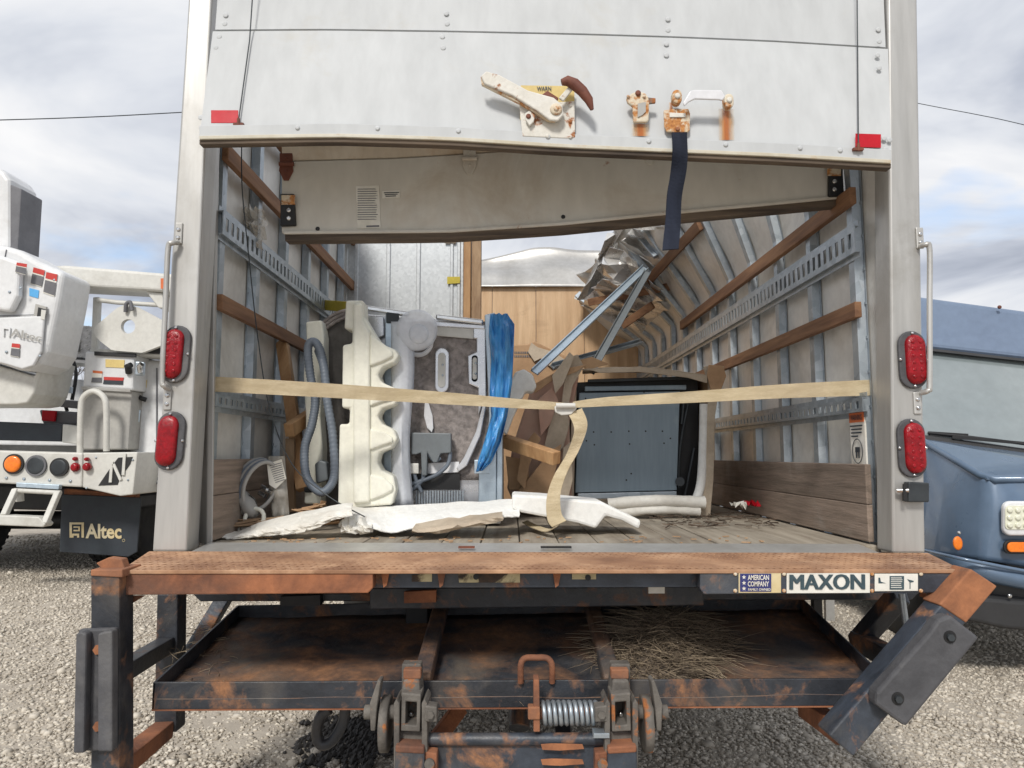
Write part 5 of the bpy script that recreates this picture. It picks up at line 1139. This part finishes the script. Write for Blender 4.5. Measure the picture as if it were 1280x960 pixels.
mb = MB(); mb.px([(4, 420), (4, 408), (14, 410), (13, 421), (11, 421), (12, 412), (6, 411), (6, 420)], 6.205, -.012); mb.build('emblem', 'truck_white', TC)
up([(46, 380), (60, 384), (56, 402), (43, 399)], 6.238, -.02, 'recess_frame', 'truck_grey', TC, .004); up([(48, 384), (58, 387), (55, 400), (46, 398)], 6.216, -.003, 'recess', 'black', TC, .001); up([(52, 387), (58, 388), (56, 400), (51, 399)], 6.212, -.006, 'recess_lever', 'truck_cream', TC, .003)
for (x0, y0, x1, y1, Y) in ((-40, 396, 58, 393, 6.236), (8, 312, 6, 322, 6.245)): MB().bar(P(x0, y0, Y), P(x1, y1, Y), .006, .006, (0, -1, 0)).build('seam', 'ink_grey', TC)
for (x, y, Y) in ((12, 365, 6.158), (26, 360, 6.158), (68, 350, 6.248), (50, 445, 6.205), (8, 440, 6.205)): MB().dome(circ(P(x, y, Y), .012, 10), (0, -1, 0), .008, 2).build('bolt', 'galv', TC)
for pts in ([(82, 456), (86, 475), (80, 496), (84, 514)], [(92, 452), (95, 470), (90, 500)], [(60, 462), (66, 480), (62, 505)]): MB().tube(spline([P(x, y, 7.5) for x, y in pts], 6), .018, 8).build('hydraulic_hose', 'black', U)
for x in (8, 30, 62, 88): MB().dome(circ(P(x, 597+x*.05, 6.548), .014, 10), (0, -1, 0), .008, 2).build('bolt', 'galv', U)
for (x, y) in ((108, 614-4), (160, 600), (166, 575), (120, 572)): MB().dome(circ(P(x, y, 6.568), .010, 10), (0, -1, 0), .006, 2).build('bolt', 'galv', U)
MB().tube([P(196, 460, 6.995), P(196, 600, 6.995)], .008, 6).build('door_seam', 'ink_grey', U); MB().tube([P(186, 600, 6.99), P(196, 604, 6.99), P(204, 604, 6.99)], .008, 6).build('door_seam', 'ink_grey', U)
up([(86, 484), (92, 484), (91, 492), (85, 491)], 7.45, -.05, 'valve', 'galv', U, .006)
# rest plate with hole and its frame
RP = empty('boom_rest', P(160, 440, 6.7), parent=U)
ol = [V((x, y, 0)) for x, y in ((114, 412), (146, 385), (158, 380), (172, 384), (206, 402), (206, 430), (178, 441), (140, 438), (122, 424))]; cc_ = V((160, 408, 0)); nO = 40
def hitpoly(a):
    d = V((math.cos(a), math.sin(a), 0)); best = 1e9
    for i in range(len(ol)):
        p, q = ol[i]-cc_, ol[(i+1) % len(ol)]-cc_; e_ = q-p; den = d.x*e_.y-d.y*e_.x
        if abs(den) < 1e-9: continue
        t = (p.x*e_.y-p.y*e_.x)/den; s = (p.x*d.y-p.y*d.x)/den
        if t > 0 and -1e-6 <= s <= 1+1e-6: best = min(best, t)
    return cc_+d*best
outer = [hitpoly(2*math.pi*k/nO) for k in range(nO)]; inner = [cc_+V((math.cos(2*math.pi*k/nO), math.sin(2*math.pi*k/nO), 0))*9 for k in range(nO)]
vs = [P(p.x, p.y, 6.7) for p in outer+inner]; vs += [p+V((0, .05, 0)) for p in vs]; fs = []
for k in range(nO):
    j = (k+1) % nO; fs += [(k, j, nO+j, nO+k), (2*nO+k, 3*nO+k, 3*nO+j, 2*nO+j), (k, 2*nO+k, 2*nO+j, j), (nO+k, nO+j, 3*nO+j, 3*nO+k)]
MB().add(vs, fs).build('rest_plate', 'truck_cream', RP)
MB().tube([P(122, 375, 6.8), P(146, 378, 6.8), P(210, 382, 6.8)], .022, 10).build('rail', 'truck_cream', RP); MB().bar(P(122, 372, 6.85), P(119, 442, 6.85), .06, .06, (0, -1, 0)).build('stanchion', 'truck_cream', RP, bevel=.01)
MB().tube(spline([P(157, 390, 6.68), P(158, 380, 6.66), P(163, 378, 6.66), P(165, 388, 6.66)], 5), .018, 8).build('hook', 'ink_grey', RP)
up([(112, 436), (206, 438), (206, 446), (112, 442)], 6.8, .3, 'rest_base', 'truck_cream', RP, .01); up([(175, 441), (206, 425), (206, 443)], 6.78, .1, 'painted_shadow', 'black', RP, .002)  # black wedge stands in for the shadow beside the rest plate
# control box
CBx = empty('control_box', P(130, 562, 6.8), parent=U)
up([(106, 439), (168, 442), (166, 488), (103, 484)], 6.75, .4, 'cabinet', 'truck_white', CBx, .02); up([(119, 439.5), (171, 442), (171, 447), (119, 444.5)], 6.745, -.02, 'hinge_cover', 'black', CBx, .004)
up([(103, 484), (165, 488), (160, 562), (97, 562)], 6.80, .35, 'lower_cabinet', 'truck_grey', CBx, .015); up([(103, 483), (164, 487), (164, 490.5), (103, 487)], 6.73, -.02, 'lid_edge', 'truck_grey', CBx, .004)
up([(132, 449), (156, 450), (155, 460), (132, 459)], 6.748, -.004, 'data_plate', 'yellow_label', CBx, .001); up([(116, 463), (128, 464), (127, 478), (114, 478)], 6.748, -.004, 'warning_label', 'sticker_white', CBx, .001)
up([(116, 463), (128, 464), (128, 467), (116, 466)], 6.743, -.001, 'label_band', 'sticker_orange', CBx, 0); up([(115, 472), (127, 472), (127, 478), (114, 478)], 6.743, -.001, 'label_print', 'ink_grey', CBx, 0)
up([(130, 471), (155, 472), (154, 476), (130, 475)], 6.747, -.004, 'label_band', 'sticker_red', CBx, .0); up([(130, 475), (154, 476), (154, 481), (129, 480)], 6.747, -.004, 'label_print', 'ink', CBx, .0)
MB().tube([P(161, 466, 6.74), P(160, 458, 6.70), P(164, 456, 6.69)], [.03, .032, .025], 12).build('knob', 'black', CBx); up([(171, 452), (183, 453), (182, 470), (170, 470)], 6.74, -.04, 'lock_plate', 'galv', CBx, .015); MB().tube([P(176, 466, 6.68), P(174, 458, 6.67), P(177, 455, 6.66)], .025, 10).build('lock_handle', 'chrome', CBx)
up([(168, 474), (184, 475), (183, 485), (168, 485)], 6.995, -.004, 'yellow_label', 'yellow_label', CBx, .001); MB().tube([P(172, 495, 6.98), P(177, 498, 6.94), P(183, 500, 6.96)], .022, 10).build('side_latch', 'black', CBx); up([(163, 511), (177, 512), (175, 529), (162, 528)], 6.98, -.03, 'junction_cover', 'galv_light', CBx, .02)
MB().tube(spline([P(100, 566, 6.62), P(101, 515, 6.6), P(104, 497, 6.6), P(117, 489, 6.6), P(130, 497, 6.6), P(133, 515, 6.6), P(133, 564, 6.62)], 6), .027, 12).build('grab_hoop', 'truck_cream', U)
# toolbox and black rail on the deck
TB = empty('deck_toolbox', P(72, 530, 7.2), parent=U)
up([(48, 512), (98, 515), (97, 531), (53, 530)], 7.1, .4, 'tub', 'ink_grey', TB, .02); up([(50, 497), (98, 501), (97, 511), (52, 506)], 7.12, .4, 'lid', 'ink_grey', TB, .01); up([(55, 513), (72, 514), (70, 527), (54, 526)], 7.09, -.03, 'red_latch', 'red_tape', TB, .006)
up([(-260, 517), (78, 530), (76, 552), (-260, 545)], 6.85, .1, 'black_rail', 'ink', U, .01); up([(78, 530), (104, 534), (104, 556), (77, 553)], 6.84, .1, 'rail_end', 'truck_cream', U, .01)
# rear bumper with lamps
up([(-260, 556), (103, 566), (102, 609), (-260, 592)], 6.55, .3, 'rear_bumper', 'truck_cream', U, .015)
up([(103, 566), (172, 565), (166, 618), (150, 620), (102, 609)], 6.57, .5, 'bumper_corner', 'truck_cream', U, .01)
up([(123, 607), (138, 585), (148, 572), (166, 571), (163, 580), (150, 598), (147, 606)], 6.568, -.003, 'corner_opening', 'black', U, 0)
for a, b in (((140, 577), (138, 603)), ((156, 567), (154, 594)), ((142, 580), (151, 600))): MB().bar(P(*a, 6.56), P(*b, 6.56), .025, .012, (0, -1, 0)).build('opening_bar', 'truck_cream', U)
def lamp(x, y, r, m, ring='black'):
    c = P(x, y, 6.548); k = 6.55/900; e = empty('rear_lamp', c, parent=U)
    MB().tube([c+V((0, .005, 0)), c+V((0, -.02, 0))], r*k, 24).build('grommet', ring, e)
    if m: MB().dome(circ(c+V((0, -.0202, 0)), r*k*.82, 24), (0, -1, 0), .02, 4).build('lens', m, e)
    else: MB().dome(circ(c+V((0, -.0202, 0)), r*k*.82, 24), (0, -1, 0), .004, 3).build('socket', 'dark_metal', e)
lamp(18, 580, 12.5, 'amber'); lamp(46, 582, 13, None, 'ink_grey'); lamp(75, 584, 11.5, None); lamp(95, 584, 5.5, 'red_lens', 'red_lens'); lamp(95, 573.5, 2.6, 'red_lens', 'red_lens'); lamp(109.5, 583.5, 5, 'red_lens', 'red_lens'); lamp(109.5, 574, 2.4, 'red_lens', 'red_lens')
# folding step
SP = empty('folding_step', P(40, 650, 6.4), parent=U)
up([(20, 603), (74, 606), (73, 612), (20, 609)], 6.5, .05, 'hinge_plate', 'galv_light', SP, .005)
MB().cyl(P(18, 613, 6.45), P(76, 616, 6.45), .02).build('hinge_rod', 'truck_cream', SP)
for a, b in (((20, 612), (5, 645)), ((73, 615), (56, 655))): MB().bar(P(*a, 6.45), P(*b, 6.3), .05, .05, (0, -1, 0)).build('step_arm', 'truck_cream', SP, bevel=.008)
up([(-40, 642), (48, 646), (57, 655), (54, 659), (-40, 655)], 6.28, .12, 'step_tread', 'truck_cream', SP, .01)
MB().bar(P(24, 612, 6.5), P(25, 627, 6.5), .06, .04, (0, -1, 0)).build('step_stop', 'truck_cream', SP, bevel=.006)
# mud flap
MF = empty('mud_flap', P(125, 695, 7.0), parent=U)
up([(77, 618), (176, 622), (171, 690), (160, 696), (74, 690)], 6.98, .02, 'flap', 'ink', MF, .006)
text('lettering', 'Altec', (P(107, 673, 6.976), P(152, 673.5, 6.976), P(107, 654.5, 6.976)), 'sticker_cream', MF, .03)
mb = MB()
mb.px([(87, 653), (105, 653), (105, 672), (102, 672), (102, 655.5), (90, 655.5), (90, 667), (99, 667), (99, 672), (96.5, 672), (96.5, 669.5), (92, 669.5), (92, 672), (87, 672)], 6.976, -.002); mb.px([(92, 658), (100, 658), (100, 664), (92, 664), (92, 662.3), (98, 662.3), (98, 659.6), (92, 659.6)], 6.976, -.002); mb.build('emblem', 'sticker_cream', MF)
c = P(154.5, 675.5, 6.976); MB().tube([c+V((.012*math.cos(k*.4), 0, .012*math.sin(k*.4))) for k in range(16)], .002, 4, True).build('registered_mark', 'sticker_cream', MF)
up([(80, 611), (170, 618), (168, 626), (80, 622)], 7.0, .08, 'flap_bracket', 'rust', MF, .004)
wheel((P(180, 640, 8.2).x, 8.2, .47), .47, .28, U); wheel((P(150, 640, 8.2).x-.05, 8.2, .47), .47, .24, U); wheel((P(180, 640, 8.2).x-1.9, 8.2, .47), .47, .28, U)
MB().cyl((P(180, 640, 8.2).x-2, 8.2, .47), (P(180, 640, 8.2).x, 8.2, .47), .1).build('axle', 'black', U)
up([(-260, 596), (100, 610), (140, 622), (140, 640), (-260, 630)], 7.1, 3.8, 'chassis', 'black', U, .02)
xw = P(120, 640, 8.2).x; MB().box((xw-1.7, 11.7, .5), (xw+.5, 13.6, 2.3)).build('cab', 'truck_white', U, bevel=.12, seg=3)
for dx in (-1.6, .3): wheel((xw+dx, 12.8, .47), .47, .28, U)
MB().box((xw-1.6, 11.72-.03, 1.5), (xw+.4, 11.70, 2.1)).build('cab_window', 'glass', U, bevel=.02)

# ================================================================ BLUE VAN (right)
N = empty('delivery_van', (3.4, 5.2, 0), 'dark blue step van with slanted nose and white-rimmed headlight, parked at right', 'van')
XV = 2.45; XE = 4.75
# header and roof box behind the windscreen
h0, h1, h2, h3 = P(1120, 366, 5.3), P(1400, 404, 5.15), P(1400, 462, 5.05), P(1120, 431, 5.2)
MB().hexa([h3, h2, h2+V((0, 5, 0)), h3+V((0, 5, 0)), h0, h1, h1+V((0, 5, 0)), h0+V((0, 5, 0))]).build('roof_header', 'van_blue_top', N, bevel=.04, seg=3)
MB().slab([h3+V((0, -.01, .0)), h2+V((0, -.01, 0)), h2+V((0, -.02, -.02)), h3+V((0, -.02, -.02))], (0, .04, 0)).build('header_trim', 'black_plastic', N)
MB().dome(circ(P(1249, 384, 5.19), .014, 12), (0, -1, 0), .012, 3).build('roof_fitting', 'rust_brown', N)
w0, w1 = P(1120, 540, 4.86), P(1400, 578, 4.72)
MB().slab([h3+V((0, .03, -.015)), h2+V((0, .03, -.015)), w1, w0], (0, .012, .0)).build('windscreen', 'glass', N)
for px_ in (1247, 1276): MB().bar(P(px_, 448, 5.25), P(px_-3, 545, 5.05), .03, .03, (0, -1, 0)).build('cab_pillar', 'chrome_white', N)
MB().slab([w0+V((0, -.015, .005)), w1+V((0, -.015, .005)), w1+V((0, -.03, -.03)), w0+V((0, -.03, -.03))], (0, .05, 0)).build('windscreen_seal', 'black_plastic', N, bevel=.004)
WP = empty('wiper', P(1220, 545, 4.75), parent=N)
MB().tube(spline([P(1160, 541, 4.84), P(1200, 545, 4.80), P(1250, 551, 4.76), P(1320, 560, 4.7)], 6), .010, 8).build('blade', 'black', WP); MB().bar(P(1190, 546, 4.80), P(1300, 556, 4.72), .012, .02).build('arm', 'black', WP); MB().bar(P(1162, 542, 4.84), P(1210, 545, 4.8), .01, .03).build('rubber', 'black', WP)
# nose: faceted hood, corner and front
a0, a1 = P(1120, 545, 4.86)+V((0, -.03, -.02)), P(1400, 583, 4.70)
e0, e1, e2 = P(1130, 535, 4.83)+V((0, 0, -.05)), P(1234, 599, 4.02), P(1400, 598, 3.98)
e0 = P(1150, 549, 4.8)
MB().add([a0, e0, e1, e2, a1], [(0, 1, 2, 3, 4)]).build('hood', 'van_blue', N, solid=.01)
MB().tube([e0, e0.lerp(e1, .5), e0.lerp(e1, .93), e1+V((.03, -.01, 0)), e2], .022, 10).build('hood_edge', 'van_blue', N)
f1, f2, f0 = P(1232, 700, 3.98), P(1400, 730, 3.94), P(1140, 690, 4.75)
cm = P(1229, 640, 3.985)
rowsv = []
def qp(a, b, t): return a.lerp(b, t)
for j in range(9):
    t = j/8; row = []
    for i in range(11):
        u = i/10; p = e0.lerp(f0, t).lerp(e1.lerp(f1, t), u); p += V((-.10*math.sin(u*math.pi)*math.sin(t*2.2)*.6, -.10*math.sin(u*math.pi)*math.sin(t*2.2), 0)); row.append(p)
    for i in range(1, 8):
        u = i/7; p = e1.lerp(f1, t).lerp(e2.lerp(f2, t), u); p += V((0, -.04*math.sin(t*math.pi), 0)); row.append(p)
    rowsv.append(row)
MB().grid(rowsv).build('nose_shell', 'van_blue', N, solid=.01, sub=1)
# lower valance wraps round the corner
rowsv = []
for j in range(5):
    t = j/4; row = []
    for (xa, ya, xb, yb, Y) in ((1135, 684, 1140, 700, 4.75), (1160, 690, 1163, 705, 4.3), (1190, 697, 1195, 718, 4.02), (1235, 706, 1240, 728, 3.93), (1290, 716, 1290, 738, 3.90), (1400, 730, 1400, 752, 3.88)):
        p = P(xa, ya, Y).lerp(P(xb, yb, Y), t); p.y -= .03*math.sin(t*math.pi); row.append(p)
    rowsv.append(row)
MB().grid(rowsv).build('lower_valance', 'van_blue', N, solid=.015, sub=1)
MB().tube(spline([P(1157, 688, 4.3), P(1190, 696, 3.985), P(1235, 705, 3.90), P(1300, 717, 3.87), P(1400, 731, 3.85)], 6), .010, 8).build('body_crease', 'van_blue', N)
MB().slab(PL([(1190, 742), (1215, 746), (1400, 762), (1400, 802), (1255, 786), (1205, 775), (1190, 765)], 3.9), (0, .25, 0)).build('bumper', 'black_plastic', N, bevel=.02, seg=3)
MB().dome(circ(P(1262, 745, 3.89), .012, 10), (0, -1, 0), .008, 2).build('bumper_bolt', 'chrome', N)
MB().slab(PL([(1180, 720), (1400, 748), (1400, 770), (1180, 750)], 4.1), (0, .3, 0)).build('grille_void', 'black', N)
HL = empty('headlight', P(1275, 648, 3.93), parent=N)
def rrect(x0, y0, x1, y1, r):
    o_ = []
    for cx2, cy2, a0_ in ((x1-r, y0+r, -90), (x1-r, y1-r, 0), (x0+r, y1-r, 90), (x0+r, y0+r, 180)):
        for k in range(6): a = R(a0_+k*18); o_.append((cx2+r*math.cos(a), cy2+r*math.sin(a)))
    return o_
MB().px(rrect(1250, 626, 1325, 669, 9), 3.945, -.035).build('bezel', 'chrome_white', HL, bevel=.012, seg=3); MB().px(rrect(1256, 632, 1319, 662, 5), 3.909, -.004).build('lens', 'led', HL, bevel=.002)
mb = MB()
for j in range(3):
    for i in range(6): mb.dome(circ(P(1262+i*10, 637.5+j*9.5, 3.905), .016, 12), (0, -1, 0), .010, 3)
mb.build('led_cells', 'led', HL)
TL = empty('turn_signal', P(1280, 683, 3.92), parent=N)
MB().px(rrect(1253, 675, 1325, 692, 7), 3.93, -.015).build('bezel', 'black', TL, bevel=.004); MB().px(rrect(1258, 677.5, 1321, 690, 5.5), 3.914, -.012).build('lens', 'amber', TL, bevel=.005)
sm = empty('side_marker', P(1197, 680, 4.2), parent=N)
MB().dome([P(1197, 679, 4.02)+V((.027*math.cos(k*.314), .0, .038*math.sin(k*.314))) for k in range(20)], (-.3, -1, 0), .012, 4).build('lens', 'amber', sm); MB().dome(circ(P(1199, 666, 4.06), .012, 10), (-.3, -1, 0), .012, 3).build('screw', 'chrome', sm)
# cargo body, floor and wheels
MB().hexa([(XV, 5.3, .45), (XE, 5.3, .45), (XE, 10.3, .45), (XV, 10.3, .45), (XV, 5.5, 2.25), (XE, 5.5, 2.2), (XE, 10.3, 2.3), (XV, 10.3, 2.35)]).build('cargo_body', 'van_blue', N, bevel=.06, seg=3)
MB().box((XV+.75, 4.75, .45), (XE-.1, 5.35, 1.0)).build('engine_bay', 'black', N)
for X in (XV+.2, XE-.25):
    for Y in (4.95, 8.8): wheel((X, Y, .38), .38, .24, N)

# ================================================================ WIRES AND TREE
w1_ = spline([P(-300, 158, 24), P(0, 150, 26), P(120, 146, 27), P(235, 140, 28), P(420, 130, 30)], 6); tag(MB().tube(w1_, .02, 6).build('overhead_wire', 'ink'), 'thin overhead wire crossing the cloudy sky at left', 'wire', 'overhead wires')
w2_ = spline([P(960, 92, 30), P(1157, 131, 27), P(1220, 143, 26), P(1280, 156, 25), P(1500, 210, 23)], 6); tag(MB().tube(w2_, .014, 6).build('overhead_wire', 'ink'), 'thin overhead wire sloping down the sky at right', 'wire', 'overhead wires')
BT = empty('bare_tree', (P(75, 568, 45).x, 45, 0), 'small leafless tree far behind the white bucket truck', 'tree')
bx0 = P(75, 568, 45).x; mb = MB(); rng = random.Random(2)
MB().tube([(bx0, 45, -.1), (bx0+.1, 45, 2.5), (bx0, 45, 5.0), (bx0+.1, 45, 8.3)], [.32, .25, .16, .04], 10).build('trunk', 'bark', BT)
def limb(p, d, L_, r, n_):
    q = p+d*L_; mb.tube([p, p.lerp(q, .5)+V((rng.uniform(-.05, .05), 0, .05))*L_, q], [r, r*.75, r*.5], 5)
    if n_ > 0:
        for k in range(3): limb(p.lerp(q, rng.uniform(.5, 1)), (d+V((rng.uniform(-.7, .7), rng.uniform(-.7, .7), rng.uniform(.0, .6)))).normalized(), L_*.66, r*.5, n_-1)
for k in range(11): limb(V((bx0, 45, 2.8+k*.42)), V((math.cos(k*2.4), math.sin(k*2.4), .8)).normalized(), 2.0-k*.08, .07, 3)
mb.build('crown', 'bark', BT)
